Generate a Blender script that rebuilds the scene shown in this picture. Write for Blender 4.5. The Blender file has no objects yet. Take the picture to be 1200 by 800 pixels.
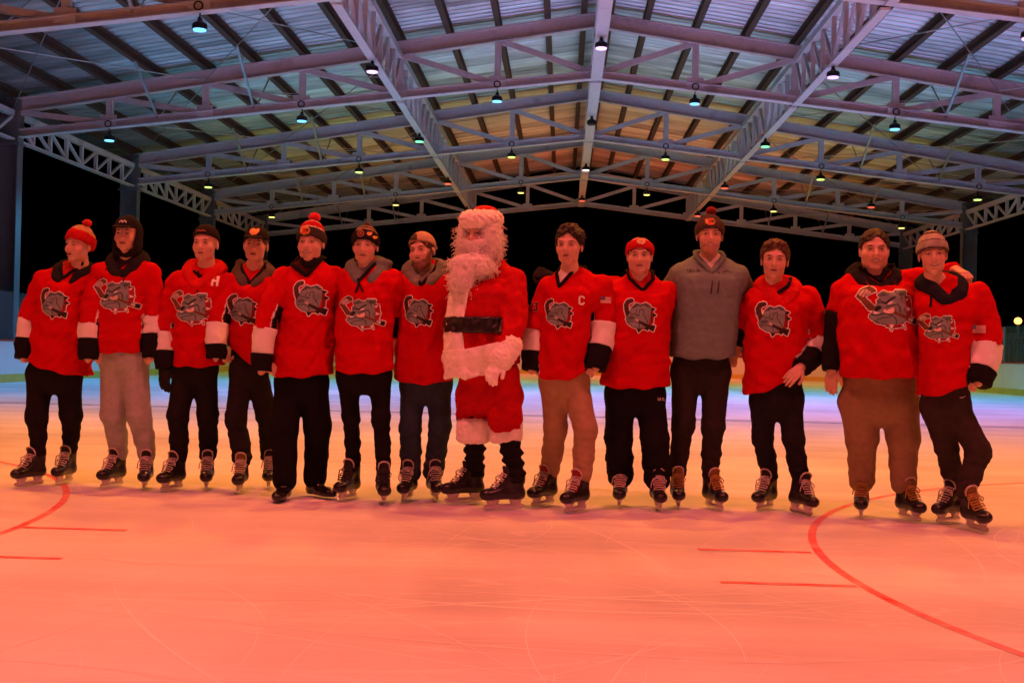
import bpy, math, random
import numpy as np
from mathutils import Vector, Matrix
from mathutils.bvhtree import BVHTree

SC = bpy.context.scene
COL = SC.collection
R_ = math.radians

# ------------------------------------------------------------------ camera
CAM_H = 0.9813
FPX = 1377.28                      # focal length in pixels of a 1200 px wide frame
YAW, PIT, ROL = 0.0433, 0.0099, 0.0222
_cy, _sy, _cp, _sp = math.cos(YAW), math.sin(YAW), math.cos(PIT), math.sin(PIT)
C_F = np.array([-_sy*_cp, _cy*_cp, _sp])
_rt = np.array([_cy, _sy, 0.0]); _up = np.cross(_rt, C_F)
C_R = math.cos(ROL)*_rt + math.sin(ROL)*_up
C_U = -math.sin(ROL)*_rt + math.cos(ROL)*_up
cam_d = bpy.data.cameras.new('camera'); cam = bpy.data.objects.new('camera', cam_d); COL.objects.link(cam)
cam.matrix_world = Matrix(((C_R[0], C_U[0], -C_F[0], 0), (C_R[1], C_U[1], -C_F[1], 0), (C_R[2], C_U[2], -C_F[2], CAM_H), (0, 0, 0, 1)))
cam_d.sensor_width = 36.0; cam_d.lens = FPX/1200*36.0; cam_d.clip_end = 1500; cam_d.clip_start = 0.05
SC.camera = cam
# ------------------------------------------------------------------ night sky
W = bpy.data.worlds.new('World'); SC.world = W; W.use_nodes = True
_nt = W.node_tree; _bg = _nt.nodes['Background']
_sky = _nt.nodes.new('ShaderNodeTexSky'); _sky.sky_type = 'NISHITA'; _sky.sun_disc = False
_sky.sun_elevation = R_(-8); _sky.sun_rotation = R_(200)
_nt.links.new(_sky.outputs[0], _bg.inputs[0]); _bg.inputs[1].default_value = 0.02
SC.view_settings.view_transform = 'Standard'; SC.view_settings.look = 'None'
SC.view_settings.exposure = 0.0; SC.view_settings.gamma = 1.0; SC.view_settings.use_curve_mapping = False
SC.render.engine = 'CYCLES'
SC.cycles.use_denoising = True
SC.cycles.max_bounces = 6; SC.cycles.diffuse_bounces = 3; SC.cycles.glossy_bounces = 3; SC.cycles.transmission_bounces = 3
SC.cycles.transparent_max_bounces = 6
SC.cycles.sample_clamp_indirect = 4.0
SC.cycles.caustics_reflective = False; SC.cycles.caustics_refractive = False
SC.cycles.use_light_tree = True

# lamp colours (linear) and powers: the fixtures change colour along the hall like a rainbow
POWER = 1.0

# ------------------------------------------------------------------ projection helpers (layout measured once, then real metres)
def ray(x, y):
    return C_F + C_R*((x-600)/FPX) - C_U*((y-400)/FPX)
def at(x, y, Y):
    d = ray(x, y); t = Y/d[1]; return np.array([d[0]*t, Y, CAM_H+d[2]*t])
def ground(x, y, z=0.0):
    d = ray(x, y); t = (z-CAM_H)/d[2]; return np.array([d[0]*t, d[1]*t, z])

# ------------------------------------------------------------------ object helpers
def link(o, parent=None):
    COL.objects.link(o)
    if parent is not None: o.parent = parent
    return o
def empty(name, loc=(0, 0, 0)):
    o = bpy.data.objects.new(name, None); o.location = loc; o.empty_display_size = 0.2
    return link(o)
def tag(o, label=None, cat=None, group=None, kind=None):
    if label: o['label'] = label
    if cat: o['category'] = cat
    if group: o['group'] = group
    if kind: o['kind'] = kind
    return o
def meshdata(name, v, f, smooth=False, mats=()):
    me = bpy.data.meshes.new(name)
    v = np.asarray(v, dtype=np.float32)
    if isinstance(f, np.ndarray):
        n = len(f); k = f.shape[1]
        me.vertices.add(len(v)); me.vertices.foreach_set('co', v.ravel())
        me.loops.add(n*k); me.loops.foreach_set('vertex_index', f.astype(np.int32).ravel())
        me.polygons.add(n); me.polygons.foreach_set('loop_start', np.arange(0, n*k, k, dtype=np.int32))
        me.update(calc_edges=True)
    else:
        me.from_pydata([tuple(p) for p in v], [], f); me.update()
    if smooth and len(me.polygons): me.polygons.foreach_set('use_smooth', np.ones(len(me.polygons), dtype=bool))
    for m in mats: me.materials.append(m)
    return me
def setcol(me, cols, domain='POINT'):
    c = np.ones((len(cols), 4), dtype=np.float32); c[:, :3] = cols
    a = me.color_attributes.new('Col', 'FLOAT_COLOR', domain); a.data.foreach_set('color', c.ravel())
def obj(name, v, f, mat, parent=None, base=None, smooth=False, cols=None, domain='POINT'):
    v = np.asarray(v, dtype=np.float64)
    if base is not None: v = v - np.asarray(base)
    me = meshdata(name, v, f, smooth, (mat,))
    if cols is not None: setcol(me, cols, domain)
    return link(bpy.data.objects.new(name, me), parent)

def srgb(r, g, b):
    f = lambda c: (c/255/12.92) if c/255 <= 0.04045 else ((c/255+0.055)/1.055)**2.4
    return (f(r), f(g), f(b))

def extrude(profile, p0, p1, up=(0, 0, 1)):
    """profile: list of (side, up) points swept from p0 to p1, one closed mesh"""
    p0 = np.asarray(p0, float); p1 = np.asarray(p1, float)
    d = p1-p0; d /= np.linalg.norm(d); up = np.asarray(up, float)
    s = np.cross(d, up); s /= np.linalg.norm(s); u = np.cross(s, d)
    n = len(profile); v = []
    for p in (p0, p1):
        for a, b in profile: v.append(p+s*a+u*b)
    f = [(i, (i+1) % n, n+(i+1) % n, n+i) for i in range(n)]
    f.append(tuple(range(n-1, -1, -1))); f.append(tuple(range(n, 2*n)))
    return np.array(v), f
def boxp(w, h, dz=0.0): return [(-w/2, dz-h/2), (w/2, dz-h/2), (w/2, dz+h/2), (-w/2, dz+h/2)]
def iprof(w, h, t, tw, z0=0.0):
    a, b = w/2, tw/2
    return [(-a, z0), (a, z0), (a, z0+t), (b, z0+t), (b, z0+h-t), (a, z0+h-t), (a, z0+h), (-a, z0+h), (-a, z0+h-t), (-b, z0+h-t), (-b, z0+t), (-a, z0+t)]
def lathe(prof, n=20, c=(0, 0, 0)):
    v = []; f = []
    for r, z in prof:
        for i in range(n):
            t = 2*math.pi*i/n; v.append((c[0]+r*math.cos(t), c[1]+r*math.sin(t), c[2]+z))
    for k in range(len(prof)-1):
        for i in range(n):
            j = (i+1) % n; f.append((k*n+i, k*n+j, (k+1)*n+j, (k+1)*n+i))
    f.append(tuple(range(n-1, -1, -1))); m = (len(prof)-1)*n; f.append(tuple(range(m, m+n)))
    return np.array(v), f
def tube(pts, r, n=8, closed=False, flat=1.0, nrm=None):
    """tube along a polyline; r scalar or list; flat squashes along the 2nd frame axis"""
    P = np.asarray(pts, float); m = len(P)
    rr = np.full(m, r, float) if np.isscalar(r) else np.asarray(r, float)
    T = np.roll(P, -1, 0)-np.roll(P, 1, 0) if closed else np.gradient(P, axis=0)
    T /= np.linalg.norm(T, axis=1)[:, None]+1e-9
    a0 = np.array([0, 0, 1.0]) if nrm is None else np.asarray(nrm, float)
    if abs(T[0]@a0) > .95: a0 = np.array([1.0, 0, 0])
    v = []; prev = a0
    for i in range(m):
        a = prev-T[i]*(prev@T[i]); a /= np.linalg.norm(a)+1e-9; prev = a
        b = np.cross(T[i], a)
        for k in range(n):
            t = 2*math.pi*k/n; v.append(P[i]+rr[i]*(math.cos(t)*b+math.sin(t)*flat*a))
    f = []
    for i in range(m if closed else m-1):
        j = (i+1) % m
        for k in range(n):
            l = (k+1) % n; f.append((i*n+k, i*n+l, j*n+l, j*n+k))
    if not closed: f.append(tuple(range(n-1, -1, -1))); f.append(tuple(range((m-1)*n, m*n)))
    return np.array(v), f

# ------------------------------------------------------------------ materials
def nmat(name):
    m = bpy.data.materials.new(name); m.use_nodes = True
    return m, m.node_tree, m.node_tree.nodes['Principled BSDF']
def N(nt, t, **kw):
    n = nt.nodes.new(t)
    for k, v in kw.items():
        if k.startswith('i_'): n.inputs[int(k[2:]) if k[2:].isdigit() else k[2:]].default_value = v
        else: setattr(n, k, v)
    return n
def noise_bump(nt, b, scale, strength, dist=0.01, coord='Object', detail=4.0, stretch=None):
    tc = N(nt, 'ShaderNodeTexCoord'); no = N(nt, 'ShaderNodeTexNoise'); no.inputs['Scale'].default_value = scale; no.inputs['Detail'].default_value = detail
    src = tc.outputs[coord]
    if stretch:
        mp = N(nt, 'ShaderNodeMapping'); mp.inputs['Scale'].default_value = stretch; nt.links.new(src, mp.inputs[0]); src = mp.outputs[0]
    nt.links.new(src, no.inputs['Vector'])
    bp = N(nt, 'ShaderNodeBump'); bp.inputs['Strength'].default_value = strength; bp.inputs['Distance'].default_value = dist
    nt.links.new(no.outputs['Fac'], bp.inputs['Height']); nt.links.new(bp.outputs[0], b.inputs['Normal'])
    return no, bp
def plain(name, col, rough=0.6, metal=0.0, var=0.25, vscale=3.0, bump=0.0, bscale=60.0, spec=0.5, stretch=None):
    m, nt, b = nmat(name)
    b.inputs['Roughness'].default_value = rough; b.inputs['Metallic'].default_value = metal; b.inputs['Specular IOR Level'].default_value = spec
    tc = N(nt, 'ShaderNodeTexCoord'); no = N(nt, 'ShaderNodeTexNoise'); no.inputs['Scale'].default_value = vscale; no.inputs['Detail'].default_value = 5
    nt.links.new(tc.outputs['Object'], no.inputs['Vector'])
    mx = N(nt, 'ShaderNodeMix', data_type='RGBA')
    mx.inputs['A'].default_value = (*[c*(1-var) for c in col], 1); mx.inputs['B'].default_value = (*[min(1, c*(1+var)) for c in col], 1)
    nt.links.new(no.outputs['Fac'], mx.inputs['Factor']); nt.links.new(mx.outputs['Result'], b.inputs['Base Color'])
    if bump: noise_bump(nt, b, bscale, bump, stretch=stretch)
    return m
def attr_mat(name, rough=0.8, bump=0.15, bscale=250.0, spec=0.3, sheen=0.0, dist=0.004, var=0.12, stretch=None):
    """fabric or skin whose dye comes from the vertex colours"""
    m, nt, b = nmat(name)
    b.inputs['Roughness'].default_value = rough; b.inputs['Specular IOR Level'].default_value = spec
    b.inputs['Sheen Weight'].default_value = sheen
    at_ = N(nt, 'ShaderNodeVertexColor', layer_name='Col')
    tc = N(nt, 'ShaderNodeTexCoord'); no = N(nt, 'ShaderNodeTexNoise'); no.inputs['Scale'].default_value = 28; no.inputs['Detail'].default_value = 6
    nt.links.new(tc.outputs['Object'], no.inputs['Vector'])
    mr = N(nt, 'ShaderNodeMapRange'); mr.inputs['From Min'].default_value = .25; mr.inputs['From Max'].default_value = .75
    mr.inputs['To Min'].default_value = 1-var; mr.inputs['To Max'].default_value = 1+var
    nt.links.new(no.outputs['Fac'], mr.inputs['Value'])
    vm = N(nt, 'ShaderNodeVectorMath', operation='SCALE'); nt.links.new(at_.outputs['Color'], vm.inputs[0]); nt.links.new(mr.outputs[0], vm.inputs['Scale'])
    nt.links.new(vm.outputs[0], b.inputs['Base Color'])
    if bump: noise_bump(nt, b, bscale, bump, dist, stretch=stretch)
    return m
def emis(name, col, s):
    m, nt, b = nmat(name)
    b.inputs['Base Color'].default_value = (.02, .02, .02, 1)
    b.inputs['Emission Color'].default_value = (*col, 1); b.inputs['Emission Strength'].default_value = s
    return m

def steel_mat(name, col, rough, rust=0.35):
    """grey painted steel, with patchy rust"""
    m, nt, b = nmat(name); b.inputs['Roughness'].default_value = rough; b.inputs['Metallic'].default_value = 0.0
    tc = N(nt, 'ShaderNodeTexCoord'); geo = N(nt, 'ShaderNodeNewGeometry')
    n1 = N(nt, 'ShaderNodeTexNoise'); n1.inputs['Scale'].default_value = 1.3; n1.inputs['Detail'].default_value = 8
    n2 = N(nt, 'ShaderNodeTexNoise'); n2.inputs['Scale'].default_value = 9; n2.inputs['Detail'].default_value = 4
    nt.links.new(geo.outputs['Position'], n1.inputs['Vector']); nt.links.new(geo.outputs['Position'], n2.inputs['Vector'])
    mr = N(nt, 'ShaderNodeMapRange'); mr.inputs['From Min'].default_value = .60; mr.inputs['From Max'].default_value = .72; mr.inputs['To Max'].default_value = rust
    nt.links.new(n1.outputs['Fac'], mr.inputs['Value'])
    mx = N(nt, 'ShaderNodeMix', data_type='RGBA'); mx.inputs['A'].default_value = (*[c*.82 for c in col], 1); mx.inputs['B'].default_value = (*[c*1.12 for c in col], 1)
    nt.links.new(n2.outputs['Fac'], mx.inputs['Factor'])
    m2 = N(nt, 'ShaderNodeMix', data_type='RGBA'); m2.inputs['B'].default_value = (.12, .06, .035, 1)
    nt.links.new(mr.outputs[0], m2.inputs['Factor']); nt.links.new(mx.outputs['Result'], m2.inputs['A']); nt.links.new(m2.outputs['Result'], b.inputs['Base Color'])
    return m
M = {}
M['steel'] = steel_mat('painted_steel', (.66, .64, .66), .45)
M['column'] = steel_mat('column_steel', (.17, .175, .185), .55, .5)
M['purlin'] = steel_mat('rusty_primer', (.085, .05, .035), .75, .9)
M['rod'] = plain('galvanised_rod', (.45, .45, .45), .4, .6)
M['black_metal'] = plain('black_housing', (.015, .015, .017), .4, .2)

# corrugated galvanised sheet
m, nt, b = nmat('galvanised_sheet'); M['sheet'] = m
b.inputs['Metallic'].default_value = .75; b.inputs['Roughness'].default_value = .36
geo = N(nt, 'ShaderNodeNewGeometry'); oi = N(nt, 'ShaderNodeObjectInfo')
no = N(nt, 'ShaderNodeTexNoise'); no.inputs['Scale'].default_value = .9; no.inputs['Detail'].default_value = 9
mp = N(nt, 'ShaderNodeMapping'); mp.inputs['Scale'].default_value = (.5, 3.5, 1); nt.links.new(geo.outputs['Position'], mp.inputs[0]); nt.links.new(mp.outputs[0], no.inputs['Vector'])
mx = N(nt, 'ShaderNodeMix', data_type='RGBA'); mx.inputs['A'].default_value = (.22, .20, .19, 1); mx.inputs['B'].default_value = (.88, .87, .86, 1)
ad = N(nt, 'ShaderNodeMath', operation='MULTIPLY_ADD'); ad.inputs[1].default_value = .45; nt.links.new(oi.outputs['Random'], ad.inputs[0])
mr = N(nt, 'ShaderNodeMapRange'); mr.inputs['From Min'].default_value = .3; mr.inputs['From Max'].default_value = .7; mr.inputs['To Max'].default_value = .6
nt.links.new(no.outputs['Fac'], mr.inputs['Value']); nt.links.new(mr.outputs[0], ad.inputs[2])
nt.links.new(ad.outputs[0], mx.inputs['Factor']); nt.links.new(mx.outputs['Result'], b.inputs['Base Color'])

# ice: white, with snowy scuffs and skate scratches
m, nt, b = nmat('rink_ice'); M['ice'] = m
tc = N(nt, 'ShaderNodeTexCoord')
n1 = N(nt, 'ShaderNodeTexNoise'); n1.inputs['Scale'].default_value = .35; n1.inputs['Detail'].default_value = 6; n1.inputs['Roughness'].default_value = .62; n1.inputs['Distortion'].default_value = .8
mp = N(nt, 'ShaderNodeMapping'); mp.inputs['Scale'].default_value = (1, .55, 1); mp.inputs['Rotation'].default_value = (0, 0, .5)
nt.links.new(tc.outputs['Object'], mp.inputs[0]); nt.links.new(mp.outputs[0], n1.inputs['Vector'])
scr = []
for ang, sc_, wid in ((.35, 7.0, .006), (-.75, 5.0, .007), (1.2, 9.0, .005), (-.2, 3.3, .004)):
    mpx = N(nt, 'ShaderNodeMapping'); mpx.inputs['Rotation'].default_value = (0, 0, ang); mpx.inputs['Scale'].default_value = (.12, 1, 1); mpx.inputs['Location'].default_value = (ang*7, sc_, 0)
    nx = N(nt, 'ShaderNodeTexNoise'); nx.inputs['Scale'].default_value = sc_*.55; nx.inputs['Detail'].default_value = 2.5; nx.inputs['Distortion'].default_value = .4
    nt.links.new(tc.outputs['Object'], mpx.inputs[0]); nt.links.new(mpx.outputs[0], nx.inputs['Vector'])
    sb = N(nt, 'ShaderNodeMath', operation='SUBTRACT'); sb.inputs[1].default_value = .5; nt.links.new(nx.outputs['Fac'], sb.inputs[0])
    ab = N(nt, 'ShaderNodeMath', operation='ABSOLUTE'); nt.links.new(sb.outputs[0], ab.inputs[0])
    mr = N(nt, 'ShaderNodeMapRange'); mr.inputs['From Max'].default_value = wid; mr.inputs['To Min'].default_value = 1; mr.inputs['To Max'].default_value = 0
    nt.links.new(ab.outputs[0], mr.inputs['Value']); scr.append(mr)
s = scr[0].outputs[0]
for q in scr[1:]:
    mm = N(nt, 'ShaderNodeMath', operation='MAXIMUM'); nt.links.new(s, mm.inputs[0]); nt.links.new(q.outputs[0], mm.inputs[1]); s = mm.outputs[0]
cr = N(nt, 'ShaderNodeValToRGB'); cr.color_ramp.elements[0].position = .36; cr.color_ramp.elements[0].color = (.50, .52, .54, 1); cr.color_ramp.elements[1].position = .60; cr.color_ramp.elements[1].color = (.80, .81, .82, 1)
n4 = N(nt, 'ShaderNodeTexNoise'); n4.inputs['Scale'].default_value = 1.1; n4.inputs['Detail'].default_value = 5; n4.inputs['Distortion'].default_value = .5
mp4 = N(nt, 'ShaderNodeMapping'); mp4.inputs['Scale'].default_value = (.16, 1.5, 1); mp4.inputs['Rotation'].default_value = (0, 0, -.18); nt.links.new(tc.outputs['Object'], mp4.inputs[0]); nt.links.new(mp4.outputs[0], n4.inputs['Vector'])
mm4 = N(nt, 'ShaderNodeMath', operation='MULTIPLY_ADD'); mm4.inputs[1].default_value = .45; nt.links.new(n4.outputs['Fac'], mm4.inputs[0])
mm5 = N(nt, 'ShaderNodeMath', operation='MULTIPLY'); mm5.inputs[1].default_value = .55; nt.links.new(n1.outputs['Fac'], mm5.inputs[0]); nt.links.new(mm5.outputs[0], mm4.inputs[2])
nt.links.new(mm4.outputs[0], cr.inputs[0])
mx = N(nt, 'ShaderNodeMix', data_type='RGBA'); mx.inputs['B'].default_value = (.88, .89, .90, 1)
ml = N(nt, 'ShaderNodeMath', operation='MULTIPLY'); ml.inputs[1].default_value = .5; nt.links.new(s, ml.inputs[0])
nt.links.new(ml.outputs[0], mx.inputs['Factor']); nt.links.new(cr.outputs[0], mx.inputs['A']); nt.links.new(mx.outputs['Result'], b.inputs['Base Color'])
rg = N(nt, 'ShaderNodeMapRange'); rg.inputs['From Min'].default_value = .3; rg.inputs['From Max'].default_value = .7; rg.inputs['To Min'].default_value = .30; rg.inputs['To Max'].default_value = .46
nt.links.new(n1.outputs['Fac'], rg.inputs['Value']); nt.links.new(rg.outputs[0], b.inputs['Roughness'])
b.inputs['IOR'].default_value = 1.31; b.inputs['Specular IOR Level'].default_value = .35
n3 = N(nt, 'ShaderNodeTexNoise'); n3.inputs['Scale'].default_value = 60; n3.inputs['Detail'].default_value = 6; nt.links.new(tc.outputs['Object'], n3.inputs['Vector'])
sm = N(nt, 'ShaderNodeMath', operation='MULTIPLY_ADD'); sm.inputs[1].default_value = .25; nt.links.new(s, sm.inputs[0]); nt.links.new(n3.outputs['Fac'], sm.inputs[2])
bp = N(nt, 'ShaderNodeBump'); bp.inputs['Strength'].default_value = .18; bp.inputs['Distance'].default_value = .004
nt.links.new(sm.outputs[0], bp.inputs['Height']); nt.links.new(bp.outputs[0], b.inputs['Normal'])

def line_mat(name, col):
    m, nt, b = nmat(name)
    tc = N(nt, 'ShaderNodeTexCoord'); no = N(nt, 'ShaderNodeTexNoise'); no.inputs['Scale'].default_value = 5; no.inputs['Detail'].default_value = 9; no.inputs['Roughness'].default_value = .7
    nt.links.new(tc.outputs['Object'], no.inputs['Vector'])
    mr = N(nt, 'ShaderNodeMapRange'); mr.inputs['From Min'].default_value = .35; mr.inputs['From Max'].default_value = .75; mr.inputs['To Max'].default_value = .75
    nt.links.new(no.outputs['Fac'], mr.inputs['Value'])
    mx = N(nt, 'ShaderNodeMix', data_type='RGBA'); mx.inputs['A'].default_value = (*col, 1); mx.inputs['B'].default_value = (.72, .70, .70, 1)
    nt.links.new(mr.outputs[0], mx.inputs['Factor']); nt.links.new(mx.outputs['Result'], b.inputs['Base Color'])
    b.inputs['Roughness'].default_value = .42; b.inputs['IOR'].default_value = 1.31; b.inputs['Specular IOR Level'].default_value = .35
    return m
M['red_line'] = line_mat('red_line_paint', (.70, .025, .035))
M['blue_line'] = line_mat('blue_line_paint', (.05, .08, .25))
M['board'] = plain('white_dasher', (.72, .73, .74), .35, 0, .08, 1.5)
M['kick'] = plain('yellow_kickplate', (.65, .50, .08), .45)
M['boardcap'] = plain('red_board_cap', (.35, .03, .03), .4)
m, nt, b = nmat('rink_glass'); M['glass'] = m
b.inputs['Base Color'].default_value = (.75, .80, .85, 1); b.inputs['Roughness'].default_value = .12; b.inputs['Specular IOR Level'].default_value = .6
tr = N(nt, 'ShaderNodeBsdfTransparent'); tr.inputs[0].default_value = (.92, .95, .96, 1)
ms = N(nt, 'ShaderNodeMixShader'); ms.inputs[0].default_value = .05
nt.links.new(tr.outputs[0], ms.inputs[1]); nt.links.new(b.outputs[0], ms.inputs[2]); nt.links.new(ms.outputs[0], nt.nodes['Material Output'].inputs['Surface'])
M['asphalt'] = plain('asphalt', (.045, .045, .047), .9, 0, .3, 2.0, .3, 80)

# ------------------------------------------------------------------ ground and ice
def sheet(name, pts, z, mat, kind='structure'):
    o = obj(name, [(x, y, z) for x, y in pts], [tuple(range(len(pts)))], mat)
    return tag(o, kind=kind) if kind else o
tag(sheet('ground', [(-500, -300), (500, -300), (500, 900), (-500, 900)], -.02, M['asphalt']), 'dark asphalt ground around the ice rink')
RX, RHW, RY0, RY1, RC = .5, 13.9, -5.5, 57.0, 8.0
def rink_outline(off=0.0, seg=10):
    x0, x1, y0, y1, r = RX-RHW-off, RX+RHW+off, RY0-off, RY1+off, RC+off
    out = []
    for cx, cy, a0 in ((x1-r, y0+r, -90), (x1-r, y1-r, 0), (x0+r, y1-r, 90), (x0+r, y0+r, 180)):
        for k in range(seg+1):
            a = R_(a0+90*k/seg); out.append((cx+r*math.cos(a), cy+r*math.sin(a)))
    return out
tag(sheet('ice', rink_outline(.02), 0.0, M['ice']), 'white scuffed rink ice under coloured light')
def annulus(name, c, r, w, mat, label, n=160):
    v = []; f = []
    for i in range(n):
        a = 2*math.pi*i/n
        for q in (r-w/2, r+w/2): v.append((c[0]+q*math.cos(a), c[1]+q*math.sin(a), .0016))
    for i in range(n):
        j = (i+1) % n; f.append((2*i, 2*i+1, 2*j+1, 2*j))
    return tag(obj(name, v, f, mat), label, kind='structure')
CIR_R, CIR_L, CIR = (6.19, 5.65), (-7.73, 5.70), 4.88
annulus('faceoff_circle_marking', CIR_R, CIR, .045, M['red_line'], 'red face-off circle line curving beneath the two skaters at the end')
annulus('faceoff_circle_marking', CIR_L, CIR, .045, M['red_line'], 'red face-off circle line beneath the skater in the red and tan pompom hat')
def strip(name, x0, x1, y, w, mat, label):
    return tag(obj(name, [(x0, y-w/2, .0016), (x1, y-w/2, .0016), (x1, y+w/2, .0016), (x0, y+w/2, .0016)], [(0, 1, 2, 3)], mat), label, kind='structure')
strip('hash_marking', .71, 1.285, 6.06, .05, M['red_line'], 'farther red hash mark left of the large face-off circle')
strip('hash_marking', .71, 1.30, 5.19, .05, M['red_line'], 'nearer red hash mark left of the large face-off circle')
strip('hash_marking', -2.84, -2.28, 6.13, .05, M['red_line'], 'farther red hash mark beside the smaller visible circle arc')
strip('hash_marking', -2.84, -2.26, 5.27, .05, M['red_line'], 'nearer red hash mark beside the smaller visible circle arc')
strip('blue_line_marking', RX-RHW, RX+RHW, 18.6, .26, M['blue_line'], 'blue line crossing the ice behind the group')
strip('centre_line_marking', RX-RHW, RX+RHW, 25.0, .12, M['red_line'], 'red centre line far behind the group')

# skate cuts and snow scrapes left on the ice, too many to count
rs = np.random.default_rng(5); sv, sf = [], []
for i in range(420):
    yy = 1.6+14*rs.random()**1.4; xx = (rs.random()-.5)*(3+yy*1.1)
    R0 = 1.5+9*rs.random()**2; a0 = rs.random()*6.28; ln = (.5+2.2*rs.random())/R0; wd = .004+.010*rs.random()**3; n_ = 14; b0 = len(sv)
    for q in range(n_+1):
        a = a0+ln*q/n_; ww = wd*math.sin(math.pi*(.06+.88*q/n_))
        for rr in (R0-ww/2, R0+ww/2): sv.append((xx+rr*math.cos(a)-R0*math.cos(a0), yy+rr*math.sin(a)-R0*math.sin(a0), .0005+.0000015*i))
    sf += [(b0+2*q, b0+2*q+1, b0+2*q+3, b0+2*q+2) for q in range(n_)]
M['scrape'] = plain('snow_scrape', (.86, .87, .88), .8, 0, .1, 6)
tag(obj('skate_marks', sv, sf, M['scrape']), 'fine pale skate cuts scattered over the near ice', 'skate marks', kind='stuff')
# ------------------------------------------------------------------ dasher boards with glass
boards = tag(empty('dasher_boards', (RX, RY1, 0)), 'white dasher boards with yellow kickplate and clear glass round the rink', 'boards')
bb = np.array([RX, RY1, 0.0])
ol = rink_outline(.06)
path = []
for i in range(len(ol)):
    a, b_ = np.array(ol[i]), np.array(ol[(i+1) % len(ol)])
    L = np.linalg.norm(b_-a)
    if L < 1e-4: continue
    k = max(1, round(L/2.44))
    for q in range(k): path.append((a+(b_-a)*q/k, a+(b_-a)*(q+1)/k))
for a, b_ in path:
    d = (b_-a)/np.linalg.norm(b_-a); a2, b2 = a+d*.008, b_-d*.008
    P = lambda p, z: (p[0], p[1], z)
    pn = obj('board_panel', *extrude(boxp(.07, .80, .60), P(a2, 0), P(b2, 0)), M['board'], boards, bb)
    obj('kickplate', *extrude(boxp(.10, .20, .10), P(a2, 0), P(b2, 0)), M['kick'], boards, bb)
    obj('board_cap', *extrude(boxp(.13, .05, 1.026), P(a, 0), P(b_, 0)), M['boardcap'], boards, bb)
    obj('glass_pane', *extrude(boxp(.012, 1.15, 1.628), P(a2, 0), P(b2, 0)), M['glass'], boards, bb)
    obj('glass_post', *extrude(boxp(.05, .05), P(a, 1.05), P(a, 2.2), (0, 1, 0)), M['rod'], boards, bb)

# ------------------------------------------------------------------ the steel roof
XC, HALF = .74, 16.0
BAY = 9.05
TY = {k: 22.73+(k-1)*BAY for k in range(-2, 6)}
zb = lambda rx: 8.43-.1142*abs(rx)
zt = lambda rx: 7.69+(16-abs(rx))*(10.23-7.69)/16
PROF_TOP = iprof(.22, .40, .03, .03, -.40)
PROF_BOT = iprof(.26, .22, .03, .03, 0)
truss_words = {-2: 'steel roof truss behind the camera end of the rink', -1: 'steel roof truss directly above the skaters',
               0: 'steel roof truss out of view above the near ice', 1: 'nearest visible roof truss crossing the upper corners',
               2: 'large grey roof truss carrying the row of cyan lamps', 3: 'middle grey roof truss carrying the row of yellow-green lamps',
               4: 'farther grey roof truss carrying the row of yellow lamps', 5: 'end roof truss against the black night sky'}
for k, ty in TY.items():
    base = np.array([XC, ty, 0.0]); t = tag(empty('roof_truss', base), truss_words[k], 'truss', 'cross trusses of the roof')
    P = lambda rx, z, dy=0.0: np.array([XC+rx, ty+dy, z])
    for s in (-1, 1):
        obj('bottom_chord', *extrude(PROF_BOT, P(s*16, zb(16)), P(s*.002, zb(0))), M['steel'], t, base)
        obj('top_chord', *extrude(PROF_TOP, P(s*16, zt(16)), P(s*.002, zt(0))), M['steel'], t, base)
    pr = boxp(.15, .13); pv = boxp(.17, .15)
    for i in range(-6, 7):
        rx = i*16/6
        if abs(i) != 6: obj('vertical_member', *extrude(pv, P(rx, zb(rx)+.10), P(rx, zt(rx)-.35), (0, 1, 0)), M['steel'], t, base)
        if i < 6:
            x0, x1 = (rx, rx+16/6) if i < 0 else (rx+16/6, rx)
            obj('diagonal_member', *extrude(pr, P(x0, zt(x0)-.36), P(x1, zb(x1)+.14), (0, 1, 0)), M['steel'], t, base)
    if k >= 1:
        for i in range(-5, 6):
            rx = i*16/6; sg = -math.copysign(.1142, i) if i else 0
            obj('gusset_plate', *extrude(boxp(.46, .012), P(rx, zb(rx)+.03, -.092), P(rx, zb(rx)+.36, -.092), (0, 1, 0)), M['steel'], t, base)
    for rx in (-12.0, -9.33, 9.33, 12.0):
        obj('flange_brace', *extrude(boxp(.06, .06), P(rx, zb(rx)+.16), P(rx, zt(rx)+.02, -1.8), (1, 0, 0)), M['rod'], t, base)
        obj('flange_brace', *extrude(boxp(.03, .03), P(rx+.05, zb(rx)+.16), P(rx+.05, zt(rx)+.02, 1.5), (1, 0, 0)), M['rod'], t, base)

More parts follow.
